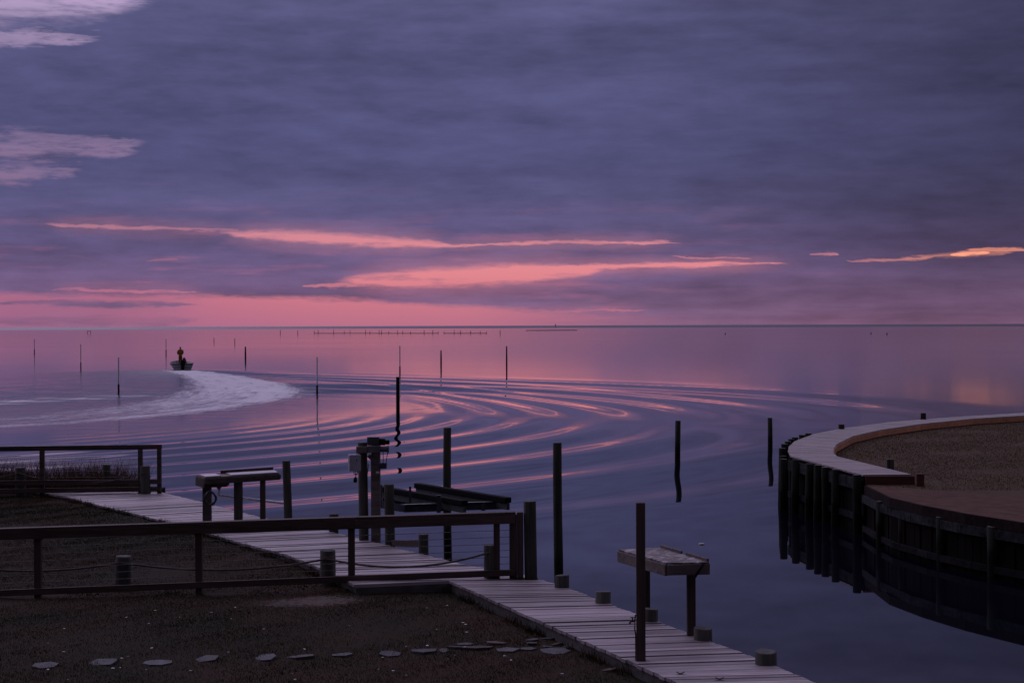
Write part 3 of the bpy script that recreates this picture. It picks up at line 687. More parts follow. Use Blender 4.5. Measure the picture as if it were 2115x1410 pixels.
for lab, (X_, Y_, zt), wd, mt, ln in (
    ('thick round piling standing against the end of the cable railing', (0.251, 24.028, 2.166), 0.178, M_pilewet, (0, 0)),
    ('tall mooring pile with a black waterline, rising beyond the near boardwalk edge', (0.814, 30.578, 2.538), 0.161, M_pilewet, (0, 0)),
    ('tall lift pile standing in the water behind the black bunks of the boat lift', (-1.279, 33.58, 2.634), 0.157, M_pilewet, (0, 0)),
    ('bare pile alone in the channel between the tall mooring pile and the bulkhead', (5.61, 57.841, 1.396), 0.189, M_pilewet, (0, 0)),
    ('thin leaning pile in the channel just off the corner of the curved bulkhead', (9.496, 62.796, 1.213), 0.177, M_pilewet, (-.018, 0)),
    ('tall tapering piling beside the sink table at the boardwalk edge', (-4.054, 30.914, 2.207), 0.15, M_pilewet, (-.022, 0)),
    ('waist-high piling in front of the lift bunks beside the lift posts', (-2.003, 27.77, 2.063), 0.165, M_pilewet, (0, 0)),
    ('pale stub piling at the boardwalk edge seen under the lift bunks', (-1.384, 26.63, 1.388), 0.159, M_pilewet, (0, 0)),
    ('stub piling showing just above the top rail left of the lift posts', (-3.091, 29.503, 1.394), 0.167, M_pilewet, (0, 0)),
    ('dark stub piling standing in the water beyond the far railing', (-8.885, 37.317, 1.63), 0.169, M_pilewet, (0, 0))):
    piling(lab, X_, Y_, zt, wd/2, mt, None, ln)
# rope posts
GR = 'thick rope posts'
rp = []
for lab, (X_, Y_, zt), wd in (
    ('thick rope post on the grass behind the cable railing, left of the wider boardwalk', (-5.525, 24.181, 1.393), 0.22),
    ('thick rope post standing at the grass edge of the wider boardwalk', (-2.634, 24.255, 1.456), 0.223),
    ('thick rope post on the boardwalk beside the end of the cable railing', (-0.309, 24.041, 1.551), 0.206),
    ('thick rope post at the right end of the far railing, at the boardwalk', (-7.821, 36.31, 1.678), 0.214),
    ('thick rope post in front of the marsh reeds at the far railing', (-10.554, 36.598, 1.632), 0.227)):
    piling(lab, X_, Y_, zt, wd/2, M_pile, GR, zb=.6, name='rope_post'); rp.append((X_, Y_, zt))
def sag(p, q, s, n=12):
    p, q = Vector(p), Vector(q); return [p.lerp(q, k/n) - Vector((0, 0, s*4*(k/n)*(1 - k/n))) for k in range(n + 1)]
def rope(label, pts, r):
    m = MB(); m.tube(pts, r); tag(m.build('rope', M_rope, None, loc=pts[0], smooth=True), label, 'rope')
A = (-8.311, 24.2, 1.339)
dz_ = -.085
pts = sag(A, (rp[0][0], rp[0][1] - .1, rp[0][2] - .07), .13)
rope('dark rope sagging in from the left edge to the rope post on the grass', pts, .016)
rope('dark rope sagging across the grass between two thick rope posts behind the railing', sag((rp[0][0], rp[0][1] - .1, rp[0][2] - .07), (rp[1][0], rp[1][1] - .1, rp[1][2] - .10), .13), .016)
rope('dark rope sagging over the wider boardwalk to the post by the railing end', sag((rp[1][0], rp[1][1] - .1, rp[1][2] - .10), (rp[2][0], rp[2][1] - .1, rp[2][2] - .08), .16), .016)
rope('thin rope sagging in front of the marsh reeds at the far railing', sag((rp[4][0], rp[4][1] - .12, rp[4][2] - .10), (rp[3][0], rp[3][1] - .12, rp[3][2] - .12), .22), .014)
rope('thin rope end running out of the picture from the far left rope post', sag((-13.6, 36.4, 1.42), (rp[4][0], rp[4][1] - .12, rp[4][2] - .10), .15), .014)

# ------------------------------------------------------------------ the cable railing across the lawn and boardwalk
rl = thing('cable_railing', 'brown timber railing with steel cables crossing the lawn and boardwalk', 'railing', (-3.342, 23.563, 0.96))
TL, TR = (-9.786, 23.3, 1.826), (0.056, 24.0, 2.036)
BL, BR = (-9.792, 23.3, 0.971), (0.054, 24.0, 1.231)
lerp = lambda p, q, f: tuple(a + (b - a)*f for a, b in zip(p, q))
def rail_pt(P, Q, X_): f = (X_ - P[0])/(Q[0] - P[0]); return lerp(P, Q, f)
jx = -2.188
for p0, p1 in ((TL[0], jx - .0005), (jx + .0005, TR[0] - .02)):
    a, b = rail_pt(TL, TR, p0), rail_pt(TL, TR, p1)
    m = MB(); m.bar((a[0], a[1], a[2] - .02), (b[0], b[1], b[2] - .02), .15, .038, .004); m.build('cap_rail', M_rail, rl)
    m = MB(); m.bar((a[0], a[1] - .06, a[2] - .10), (b[0], b[1] - .06, b[2] - .10), .04, .118, .003); m.build('top_rail', M_rail, rl)
    a, b = rail_pt(BL, BR, p0), rail_pt(BL, BR, p1)
    m = MB(); m.bar((a[0], a[1] - .06, a[2] - .045), (b[0], b[1] - .06, b[2] - .045), .04, .088, .003); m.build('bottom_rail', M_rail, rl)
for xx_, wd, zb in ((-8.796, .09, .8), (-6.556, .092, .8), (-4.361, .092, .85), (-2.255, .092, .85), (-0.225, .088, 1.1)):
    a = rail_pt(TL, TR, xx_); m = MB(); m.box((xx_, a[1] + .008, (a[2] - .045 + zb)/2), (wd, .09, a[2] - .045 - zb), bev=.005); m.build('post', M_railpost, rl)
xe = 0.007; xf = 0.113
ze = rail_pt(TL, TR, xe)[2]
m = MB(); m.box((xe, 24.01, (ze - .041 + 1.1)/2), (.108, .10, ze - .041 - 1.1), bev=.005); m.build('post', M_railpost, rl)
m = MB(); m.box((xe + .054 + .045, 24.03, (ze - .01 + 1.1)/2), (.088, .13, ze - .01 - 1.1), bev=.004); m.build('end_board', M_railpost, rl)
for k in range(7):
    f = (k + .75)/7.6
    a = lerp(lerp(BL, TL, 0), lerp(BL, TL, 1), f); b = lerp(BR, TR, f)
    m = MB(); m.tube([(a[0], a[1] + .01, a[2] - .09*f), (b[0] - .05, b[1] + .01, b[2] - .09*f)], .0038, 5); m.build('cable', M_cable, rl)

# ------------------------------------------------------------------ the far railing
fr = thing('timber_railing', 'dark far timber railing with two low boards in front of the marsh reeds', 'railing', (-9.436, 36.982, 1.05))
TL2, TR2 = (-14.034, 36.4, 2.075), (-7.483, 36.4, 2.14)
m = MB(); m.bar((TL2[0], 36.4, TL2[2] - .05), (TR2[0], 36.4, TR2[2] - .05), .06, .10, .004); m.build('top_rail', M_darkwood, fr)
for xx_, wd in ((-12.486, .095), (-10.037, .095), (-7.94, .09), (-7.537, .085)):
    a = rail_pt(TL2, TR2, xx_); zt = a[2] - .101 if xx_ < -7.63 else a[2] - .101
    m = MB(); m.box((xx_, 36.4, (zt + 1.0)/2), (wd, .09, zt - 1.0), bev=.005); m.build('post', M_darkwood, fr)
for p, q in (((-14.31, 36.3, 1.32), (-7.498, 36.3, 1.353)), ((-14.312, 36.3, 1.124), (-7.499, 36.3, 1.198))):
    m = MB(); m.bar((p[0], 36.32, p[2]), (q[0], 36.32, q[2]), .045, .10, .003); m.build('low_board', M_darkwood, fr)
for k in range(4):
    f = (k + 1)/5.5; zz = 1.45 + .13*k
    m = MB(); m.tube([(TL2[0], 36.41, zz - .02), (TR2[0] - .05, 36.41, zz)], .0035, 5); m.build('cable', M_cable, fr)

# ------------------------------------------------------------------ spigot post
sx, sy = (1.355, 18.055)
st = thing('spigot_post', 'square timber post with a brass spigot and pipe, on the lawn side of the boardwalk', 'post', (sx, sy, .9))
zt = 2.774; wd = 0.097
m = MB(); m.box((sx, sy, (zt + .6)/2), (wd, wd*.95, zt - .6), rz=-.05, bev=.006); m.build('post', M_railpost, st)
q0 = (1.251, 17.4, 1.59); q1 = (1.252, 17.4, 1.154)
m = MB(); m.tube([(sx - wd/2 - .008, sy - .02, 1.59), (sx - wd/2 - .016, sy - .02, 1.541), (sx - wd/2 - .018, sy - .02, 1.432), (sx - wd/2 - .008, sy - .02, 1.382), (sx - wd/2 - .008, sy - .02, .7)], .008); m.build('pipe', M_brass, st)
zs = 1.521
m = MB(); x1 = sx - wd/2 - .012
m.cyl((x1, sy - .02, zs), (x1 - .045, sy - .02, zs), .012); m.cyl((x1 - .045, sy - .02, zs + .002), (x1 - .062, sy - .02, zs - .026), .011); m.cyl((x1 - .03, sy - .02, zs), (x1 - .03, sy - .02, zs + .035), .008)
sg = m.build('spigot', M_brass, st)
m = MB(); m.box((x1 - .03, sy - .02, zs + .038), (.05, .012, .008)); m.build('handle', M_brass, sg)

# ------------------------------------------------------------------ cleaning table by the spigot
ct = thing('cleaning_table', 'rough wooden fish cleaning table with peeling plywood top beside the spigot post', 'table', (2.029, 19.543, 1.1))
cor = [(1.264, 20.315, 1.98), (1.727, 19.16, 1.98), (2.209, 19.207, 1.98), (1.774, 20.479, 1.98)]
zt = 1.98
def quadslab(P, z0, z1):
    m = MB(); m.prism([(p[0], p[1]) for p in P], z0, z1); return m
quadslab(cor, zt - .018, zt).build('table_top', M_ply, ct)
hA = 0.128
def side(p, q, z0, z1, th, nm, mat, ins=.0):
    m = MB(); m.bar((p[0], p[1], (z0+z1)/2), (q[0], q[1], (z0+z1)/2), th, z1 - z0, .003); return m.build(nm, mat, ct)
side(cor[0], cor[1], zt - .02 - hA, zt - .022, .04, 'apron', M_table)
side((cor[1][0] + .012, cor[1][1] - .012), cor[2], zt - .02 - hA*.93, zt - .022, .04, 'apron', M_table)
side((cor[2][0], cor[2][1] + .04), cor[3], zt - .02 - hA, zt - .022, .04, 'apron', M_table)
side((cor[3][0], cor[3][1]), (cor[0][0], cor[0][1] + .04), zt - .02 - hA, zt - .022, .04, 'apron', M_table)
for f0, f1 in ((.02, .46), (.56, .99)):
    p, q = lerp(cor[3], cor[2], f0), lerp(cor[3], cor[2], f1)
    m = MB(); m.bar((p[0], p[1] + .03, zt + .005), (q[0], q[1] + .03, zt + .005), .025, .055, .003); m.build('splash_board', M_table, ct)
lx, ly = (2.042, 19.512); wl = 0.097
for x_, y_ in ((lx, ly), (1.614, 20.654)):
    m = MB(); m.box((x_, y_ + .02, (zt - .12 + 1.0)/2), (wl, wl*.9, zt - .12 - 1.0), bev=.004); m.build('leg', M_railpost, ct)
bx_, by_ = cor[0][0] + .35, cor[0][1] + .03
m = MB(); p, q = (2.001, 19.05, 1.786), (2.131, 19.05, 1.986); m.bar(p, q, .018, .034, .002); m.build('brace', M_waler, ct)

# ------------------------------------------------------------------ sink table
sk = thing('sink_table', 'outdoor sink table with pale top, white drain pipe and three legs on the wider boardwalk', 'table', (-5.073, 31.41, 1.1))
Yf = 31.0
c0, c1, c2, c3 = (-5.543, 30.7, 1.954), (-4.319, 31.6, 1.916), (-4.493, 32.2, 1.887), (-5.779, 31.2, 1.939)
zt = (c0[2] + c1[2])/2; zs_ = zt
P4 = [(p[0], p[1]) for p in (c0, c1, c2, c3)]
quadslab([*P4], zt - .03, zt).build('table_top', M_table, sk)
def s2(p, q, z0, z1, nm): m = MB(); m.bar((p[0], p[1], (z0+z1)/2), (q[0], q[1], (z0+z1)/2), .045, z1 - z0, .003); return m.build(nm, M_darkwood, sk)
s2(c0, c1, zt - .125, zt - .032, 'apron'); s2((c0[0], c0[1] + .04), c3, zt - .19, zt - .032, 'apron'); s2((c1[0], c1[1] + .04), c2, zt - .11, zt - .032, 'apron'); s2(c2, (c3[0], c3[1]), zt - .12, zt - .032, 'apron')
L_ = lambda u, v: lerp(lerp(P4[0], P4[1], u), lerp(P4[3], P4[2], u), v)
for u0, u1, nm in ((.02, .22, 'drain_board'), (.36, .98, 'cutting_board')):
    m = MB(); m.prism([L_(u0, .06), L_(u1, .06), L_(u1, .9), L_(u0, .9)], zt + .003, zt + .016); m.build(nm, M_white, sk)
m = MB(); m.bar((*L_(.3, .97), zt + .03), (*L_(.98, .97), zt + .03), .02, .06); m.build('splash_board', M_darkwood, sk)
m = MB(); cx_, cy_ = L_(.23, .45)
pr = [(-.19, .11), (.19, .11), (.17, -.02), (.06, -.05), (.03, -.055), (-.03, -.055), (-.06, -.05), (-.17, -.02)]
zb_ = zt - .205
m.prism([(cx_ + .19*math.cos(2*PI*i/16), cy_ + .16*math.sin(2*PI*i/16)) for i in range(16)], zb_ + .03, zt - .04); m.prism([(cx_ + .16*math.cos(2*PI*i/16), cy_ + .13*math.sin(2*PI*i/16)) for i in range(16)], zb_ + .0, zb_ + .031)
m.cyl((cx_, cy_, zb_ - .05), (cx_, cy_, zb_ + .0), .022, .06); m.build('sink_basin', M_motor, sk)
pA = (cx_, cy_, zb_ - .02); pB = (cx_, cy_, 1.556 + .01); pC = (-4.385, 32.6, 1.277)
m = MB(); m.tube([pA, lerp(pA, pB, .5), lerp(pA, pB, .93), lerp(pB, pC, .015), lerp(pB, pC, .4), lerp(pB, pC, .7), pC], .024, 8); dp = m.build('drain_pipe', M_pvc, sk, smooth=True)
for (xa_, ya_), wd, mt in (((-5.546, 30.96), 0.148, M_darkwood), ((-5.026, 31.252), 0.145, M_pile), ((-4.61, 31.475), 0.094, M_railpost)):
    m = MB(); m.box((xa_, ya_, (zt - .06 + 1.08)/2), (wd, wd*.9, zt - .06 - 1.08), bev=.005); m.build('leg', mt, sk)
# hose hung on the leg
hx, hy, hz = (-5.396, 30.45, 1.591)
m = MB(); pts = []
for k in range(4*18 + 1):
    a = 2*PI*k/18; rr = .105 + .012*math.sin(k*.9); zz_ = math.cos(a)
    pts.append((hx + rr*math.sin(a)*(1.0 if zz_ < .3 else (1.0 - (zz_ - .3)*.75)), hy - .012*(k/18) + .01*math.sin(k), hz + rr*zz_*1.12))
m.tube(pts, .0125, 6); ho = m.build('garden_hose', M_hose, None, loc=(hx, hy, hz), smooth=True)
tag(ho, 'coiled dark garden hose hanging on the leg of the sink table', 'hose')

# ------------------------------------------------------------------ boat lift
YL = 28.3
lift = thing('boat_lift', 'boat lift with two posts, motor head and black carpeted bunks over the water', 'boat lift', (-2.382, 28.347, 1.1))
pl = (-2.487, 28.35, 2.707); pr_ = (-2.268, 28.28, 2.675)
lm = pile_mesh(pl[2] - 1.1, 0.161/2, -2.6, 5, M_pile); o = link('lift_post', lm, lift, (pl[0] - lift.location[0], pl[1] - lift.location[1], 0)); o.location.z = 0
m = MB(); m.box((pr_[0], pr_[1], (pr_[2] - 1.4)/2), (.15, .15, pr_[2] + 1.4), bev=.006); m.build('lift_post', M_table, lift)
boxes = [('collar', -2.487, 28.3, 2.604, 0.19, 0.24, 0.108), ('cross_beam', -2.282, 28.22, 2.615, 0.202, 0.12, 0.112), ('motor_box', -2.306, 28.3, 2.746, 0.191, 0.2, 0.136), ('pulley_block', -2.144, 28.25, 2.339, 0.122, 0.1, 0.099), ('label_plate', -2.354, 28.14, 2.544, 0.054, 0.006, 0.034), ('label_plate', -2.224, 28.14, 2.237, 0.056, 0.006, 0.032)]
mats = {'collar': M_table, 'cross_beam': M_steel, 'motor_box': M_motor, 'pulley_block': M_motor, 'label_plate': M_label}
for nm, x_, y_, z_, a_, d_, h_ in boxes:
    m = MB(); m.box((x_, y_, z_), (a_, d_, h_), bev=.004 if h_ > .05 else 0); m.build(nm, mats[nm], lift)
m = MB(); m.cyl((-2.211, 28.3, 2.73), (-2.111, 28.3, 2.725), .055); m.cyl((-2.111, 28.3, 2.721), (-2.038, 28.3, 2.721), .037); m.build('motor', M_black, lift)
m = MB(); m.cyl((-2.188, 28.2, 2.616), (-2.064, 28.2, 2.616), .048); m.cyl((-2.064, 28.2, 2.616), (-2.043, 28.2, 2.616), .06); m.build('winder_drum', M_motor, lift)
for a_, b_ in (((-2.136, 28.2, 2.592), (-2.137, 28.2, 2.376)), ((-2.056, 28.2, 2.6), (-2.093, 28.2, 2.376)), ((-2.044, 28.2, 2.592), (-2.072, 28.2, 2.512))):
    m = MB(); m.tube([a_, b_], .006, 5); m.build('lift_cable', M_cable, lift)
m = MB(); m.bar((-2.382, 28.18, 2.515), (-2.179, 28.18, 2.33), .03, .06); m.build('brace', M_motor, lift)
# switch box
m = MB(); m.box((-2.604, 28.12, 2.4), (0.191, .14, 0.271), rz=.25, bev=.006); sb = m.build('switch_box', M_greybox, lift)
m = MB(); m.box((-2.56, 28.03, 2.445), (.016, .012, .02)); m.build('latch', M_black, sb)
m = MB(); m.tube([(-2.612, 28.1, 2.266), (-2.61, 28.1, 2.218), (-2.58, 28.1, 2.202), (-2.553, 28.1, 2.218), (-2.548, 28.1, 2.266)], .008); m.tube([(-2.578, 28.08, 2.268), (-2.579, 28.08, 2.156)], .008)
cbl = m.build('conduit', M_black, lift)
m = MB(); m.cyl((-2.583, 28.08, 2.164), (-2.589, 28.08, 2.108), .02, .034); m.cyl((-2.589, 28.08, 2.108), (-2.589, 28.08, 2.076), .034, .022); m.build('pendant_switch', M_black, lift)
m = MB(); m.tube([(-2.377, 28.15, 2.373), (-2.381, 28.1, 2.281), (-2.399, 28.12, 2.16), (-2.406, 28.15, 1.973)], .006); m.build('wire', M_black, lift)
# cradle
def bunk(p, q):
    p, q = Vector(p), Vector(q)
    m = MB(); m.bar(p - Vector((0, 0, .05)), q - Vector((0, 0, .05)), .14, .10, .01); bk = m.build('bunk', M_black, lift)
    m = MB(); m.bar(p - Vector((0, 0, .165)), q - Vector((0, 0, .165)), .06, .125, .004); m.build('bunk_beam', M_green, lift)
bunk((-1.919, 34.211, 1.5), (-0.077, 31.254, 1.5)); bunk((-2.611, 33.617, 1.5), (-0.862, 30.761, 1.5))
for a_, b_ in (((-2.007, 31.45, 1.29), (-0.078, 31.65, 1.325)), ((-2.563, 33.6, 1.205), (-1.187, 33.8, 1.238))):
    a_, b_ = Vector(a_), Vector(b_)
    m = MB()
    m.bar(a_ + Vector((0, 0, .065)), b_ + Vector((0, 0, .065)), .12, .014); m.bar(a_ - Vector((0, 0, .065)), b_ - Vector((0, 0, .065)), .12, .014); m.bar(a_, b_, .012, .13)
    m.build('cross_beam', M_motor, lift)
m = MB(); m.bar((-2.019, 31.5, 1.276), (-2.27, 29.0, 1.628), .09, .12); m.build('side_beam', M_motor, lift)
m = MB(); m.bar((-2.27, 29.0, 1.628), (-2.223, 28.4, 1.69), .08, .12); m.build('side_beam', M_motor, lift)
for a_, b_, wd in (((-1.934, 32.2, 1.626), (-1.9, 31.6, 1.301), .04), ((-1.356, 31.3, 1.544), (-1.358, 31.3, 1.224), .075), ((-0.541, 31.4, 1.407), (-0.524, 31.4, 1.246), .07), ((-2.347, 30.0, 1.865), (-2.333, 29.8, 1.494), .10)):
    m = MB(); z0, z1 = b_[2], a_[2]; m.box((a_[0], a_[1], (z0 + z1)/2), (wd, .06, z1 - z0)); m.build('bracket', M_motor, lift)

# ------------------------------------------------------------------ islet: boardwalk, bulkhead
ib = boardwalk('boardwalk', 'curved pale boardwalk wrapping round the point of the grassy islet', isle_sec, 1.31, .15, M_plank2, 0, 1, M_stringer, jit=.001, gap=.007)
cuts = [0.0]; P = inner[3:]; Lp = plen(P); t = 0.0
while t < Lp - .1:
    dt_ = {0: 1.7}.get(int(t), 2.0); t2 = min(Lp, t + dt_)
    pts = [poly_at(P, t + (t2 - t)*k/4) for k in range(5)]
    m = MB()
    for p, q in zip(pts, pts[1:]): m.bar((p[0] + .02, p[1] - .02, 1.19), (q[0] + .02, q[1] - .02, 1.19), .04, .165)
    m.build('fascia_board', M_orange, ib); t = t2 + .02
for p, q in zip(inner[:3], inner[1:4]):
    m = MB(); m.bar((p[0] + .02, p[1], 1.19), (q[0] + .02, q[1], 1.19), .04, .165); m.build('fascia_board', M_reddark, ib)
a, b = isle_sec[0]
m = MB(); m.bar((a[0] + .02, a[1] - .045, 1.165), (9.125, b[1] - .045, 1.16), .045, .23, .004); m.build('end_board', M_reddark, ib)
ep = (8.966, 37.441, 1.366)
tag(MB().box((ep[0], ep[1] + .12, 1.15), (.17, .17, .42), bev=.006).build('stub_post', M_reddark, None, loc=(ep[0], ep[1] + .12, 1.0)), 'dark red stub post at the open end of the curved boardwalk', 'post')
ep = (9.212, 41.624, 1.191)
tag(MB().box((ep[0], ep[1], 1.2), (.17, .17, .32), bev=.006).build('stub_post', M_pile, None, loc=(ep[0], ep[1], 1.1)), 'small grey stub post in the grass behind the curved boardwalk', 'post')
# bulkhead: sheet planks, walers, piles
bk = thing('bulkhead', 'dark timber bulkhead of piles and sheet planks holding the grassy islet', 'bulkhead', (8.262, 39.787, 0))
def run(P, off):                                           # the polyline moved sideways, away from the land
    o = []
    for i, p in enumerate(P):
        a, b = P[max(i-1, 0)], P[min(i+1, len(P)-1)]; d = math.hypot(b[0]-a[0], b[1]-a[1]); n = (-(b[1]-a[1])/d, (b[0]-a[0])/d)
        o.append((p[0] + n[0]*off, p[1] + n[1]*off))
    return o
up = outer[:10]
sheet_me = None
def sheets(P, z1, mat, pitch=.235):
    L = plen(P); n = int(L/pitch)
    for k in range(n):
        p, q = poly_at(P, L*k/n), poly_at(P, L*(k+1)/n); d = Vector((q[0]-p[0], q[1]-p[1], 0))
        o = link('sheet_plank', sheet_mesh, bk); j = rnd.choice((0, .02)) + rnd.uniform(0, .008)
        nrm = Vector((-d.y, d.x, 0)).normalized()
        o.location = Vector(((p[0]+q[0])/2, (p[1]+q[1])/2, z1/2 - .6)) + nrm*(-j) - Vector(bk.location)
        o.rotation_euler = (0, 0, math.atan2(d.y, d.x)); o.scale = (max(.02, d.length - rnd.uniform(.008, .02)), .05, z1 + 1.2)
t_ = MB(); t_.box((0, 0, 0), (1, 1, 1)); sheet_mesh = bpy.data.meshes.new('sheet_plank'); t_.b.to_mesh(sheet_mesh); t_.b.free(); sheet_mesh.materials.append(M_sheet)
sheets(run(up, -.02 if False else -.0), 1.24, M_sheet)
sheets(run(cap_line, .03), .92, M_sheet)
# signs of the two runs: the upper one is walked from the near end outwards, the lower one from the corner towards the camera
capm = run(cap_line, -.03)
for p, q in zip(capm, capm[1:]):
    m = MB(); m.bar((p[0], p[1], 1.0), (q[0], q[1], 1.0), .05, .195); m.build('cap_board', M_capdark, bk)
def waler(P, z, h, mat, off, every):
    Q = run(P, off); L = plen(Q); t = 0.0
    while t < L - .05:
        t2 = min(L, t + every); p, q = poly_at(Q, t), poly_at(Q, t2 - .015)
        m = MB(); m.bar((p[0], p[1], z), (q[0], q[1], z), .07, h); m.build('waler', mat, bk); t = t2
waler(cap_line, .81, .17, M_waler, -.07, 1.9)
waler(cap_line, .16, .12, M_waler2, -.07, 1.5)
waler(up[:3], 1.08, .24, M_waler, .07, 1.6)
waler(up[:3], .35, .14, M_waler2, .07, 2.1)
def bpile(p, zt, r): 
    o = link('pile', pile_mesh(zt, r, -1.5, rnd.randint(0, 90), M_pileblack, slant=.006), bk, (p[0] - bk.location[0], p[1] - bk.location[1], 0)); return o
for x_, y_, zt in [(7.761, 37.887, 1.3), (7.563, 39.432, 1.29), (7.479, 40.183, 1.28), (7.375, 40.678, 1.29), (7.294, 41.33, 1.27), (7.144, 42.464, 1.28), (6.933, 43.022, 1.25), (7.09, 44.07, 1.25), (7.326, 45.699, 1.33), (7.625, 47.067, 1.34), (7.922, 48.219, 1.33), (8.171, 49.224, 1.33), (8.405, 49.95, 1.33), (8.769, 50.913, 1.34), (9.113, 51.8, 1.33), (10.617, 54.377, 1.45), (14.513, 59.739, 1.52), (12.482, 57.496, 1.28)]:
    d_ = math.hypot(x_ - 12.0, y_ - 44.0); bpile((x_ - .10, y_ + (.0 if y_ < 46 else .12), 0), zt, .098)
for x_, y_ in [[7.807, 36.018], [7.99, 34.769], [8.326, 33.047], [8.87, 31.48], [9.578, 30.084], [10.374, 28.738], [11.257, 27.504]]:
    bpile((x_ - .06, y_ - .24, 0), .93, .115)

# ------------------------------------------------------------------ stakes out on the water
def pipe_stake(label, X_, Y_, zt, zs, r, group='white pipe channel stakes', lean=0.0):
    t = thing('channel_stake', label, 'stake', (X_, Y_, 0), group)
    m = MB(); m.cyl((X_ + lean*zs, Y_, zs), (X_ + lean*zt, Y_, zt), r, n=8); m.build('pipe', M_pvc, t)
    m = MB(); m.cyl((X_, Y_, -1.2), (X_ + lean*zs, Y_, zs), r*1.55, r*1.25, n=8); m.build('growth_band', M_foul, t)
for lab, q, zs, r_, ln in (
    ('white pipe stake with a dark foot, just left of the foamy wake arc', (-27.36, 118.609, 2.525), 0.673, .050, .004),
    ('white pipe stake with a dark foot, inside the ripples right of the foamy arc', (-13.518, 118.237, 2.517), 0.571, .052, .0),
    ('slim pale stake standing left of the stake by the wake, second from the left side', (-48.227, 190.827, 2.707), 0.704, .05, .0),
    ('slim pale stake farthest to the left on the open water', (-85.676, 306.087, 2.518), 0.695, .065, .0),
    ('slim pale stake just left of the skiff', (-58.814, 290.092, 2.551), 0.741, .065, .0),
    ('slim pale stake rising right behind the black channel post', (-11.32, 172.166, 2.638), 0.586, .055, .0)):
    pipe_stake(lab, q[0], q[1], q[2], zs, r_, lean=ln)
t = thing('channel_post', 'black channel post with a pale weathered band, its reflection broken by the ripples', 'stake', (-5.683, 84.815, 0))
q = (-5.683, 84.815, 2.119); zb1, zb2 = 1.517, 1.3
m = MB(); m.cyl((q[0], q[1], -1.3), (q[0], q[1], zb2), .098, .092); m.build('lower_pole', M_stake, t)
m = MB(); m.cyl((q[0], q[1], zb2), (q[0], q[1], zb1), .088, n=12); m.build('weathered_band', M_waler, t)
m = MB(); m.cyl((q[0], q[1], zb1), (q[0], q[1], q[2]), .092, .086); m.build('upper_pole', M_stake, t)
def stake(label, q, r_, group=None, name='wooden_stake', mat=None, zb=-1.5):
    m = MB(); m.cyl((q[0], q[1], zb), (q[0], q[1], q[2]*.45), r_*1.1, r_, n=8); m.cyl((q[0], q[1], q[2]*.45), (q[0], q[1], q[2]), r_, r_*.75, n=8)
    return tag(m.build(name, mat or M_stake, None, loc=(q[0], q[1], 0)), label, 'stake', group)
GS = 'thick dark stakes beyond the wake'
stake('thick dark stake in the pink water right of the skiff', (-39.347, 251.865, 1.679), .12, GS)
stake('thick dark stake in mid water, shorter of the pair above the ripples', (-8.474, 203.623, 1.733), .095, GS)
stake('thick dark stake in mid water, taller of the pair above the ripples', (-0.626, 197.549, 2.27), .09, GS)
GF = 'thin stakes far out on the sound'
stake('thin far stake alone above the thick stake right of the skiff', (-136.275, 1004.022, 2.563), .16, GF)
stake('thin far stake just left of the row of net stakes', (-121.368, 966.945, 2.332), .16, GF)
stake('thin far stake alone right of the row of net stakes', (-6.346, 914.967, 2.336), .16, GF)
stake('faint low stake with float on top, nearer the skiff of two', (-89.874, 514.694, 1.314), .09, GF)
stake('faint low stake with a float on top, right one of the faint pair', (-76.072, 468.356, 1.462), .09, GF)
# the row of net stakes with its net line
GN = 'net stakes in the distant row'; row = [(-125.192, 1080.462, 2.146), (-122.514, 1078.471, 2.295), (-111.899, 1070.582, 2.582), (-104.691, 1065.225, 1.813), (-100.79, 1062.325, 2.411), (-90.489, 1054.67, 2.394), (-87.619, 1052.536, 1.493), (-81.597, 1048.061, 2.23), (-80.021, 1046.89, 2.376), (-75.314, 1043.391, 1.48), (-69.706, 1039.223, 2.064), (-66.302, 1036.693, 1.765), (-61.379, 1033.034, 1.319), (-52.847, 1026.693, 2.039), (-47.417, 1022.658, 2.176), (-44.12, 1020.207, 1.447), (-40.541, 1017.547, 1.155), (-34.322, 1012.925, 2.155), (-30.501, 1010.085, 1.863), (-24.373, 1005.531, 1.712), (-18.588, 1001.231, 1.562), (-14.854, 998.456, 1.133)]
ns = None
for q in row:
    stake('thin dark net stake in the long distant row below the horizon', q, .13 + .05*rnd.random(), GN, 'net_stake')
nl = thing('fish_net', 'long dark net line strung along the distant row of stakes', 'fishing net', (row[0][0], row[0][1], 0))
for p, q in zip(row, row[1:]):
    if rnd.random() < .12: continue
    n_ = max(2, int(math.dist(p[:2], q[:2])/2.2)); m = MB()
    m.tube([(p[0] + (q[0]-p[0])*k/n_, p[1] + (q[1]-p[1])*k/n_, .26 + rnd.uniform(-.08, .12)) for k in range(n_ + 1)], .13, 5); m.build('net_line', M_stake, nl)
# other small far things
fx, fy = (-291.288, 1175.58); s_ = fy/3525
t = thing('duck_blind', 'tiny dark frame of a duck blind far out at the left', 'duck blind', (fx, fy, 0))
for dx_ in (-3.2, 3.2):
    m = MB(); m.box((fx + dx_*s_, fy, .5), (.25, .25, 2.2)); m.build('leg', M_stake, t)
m = MB(); m.box((fx, fy, 1.72), (7.6*s_, .8, .3)); m.build('roof', M_stake, t)
for lab, (x_, y_, zt) in (('tiny dark marker float far out beside the end of the low shoal', (104.829, 838.766, 0.595)), ('tiny dark marker float alone far out on the right', (175.97, 836.476, 0.712)), ('tiny dark marker float right of another on the far right water', (169.802, 772.766, 0.767))):
    m = MB(); m.cyl((x_, y_, -.3), (x_, y_, zt), .28, .16, n=8); m.cyl((x_, y_, zt), (x_, y_, zt + .15), .08, .05, n=6); tag(m.build('marker_float', M_stake, None, loc=(x_, y_, 0)), lab, 'float')
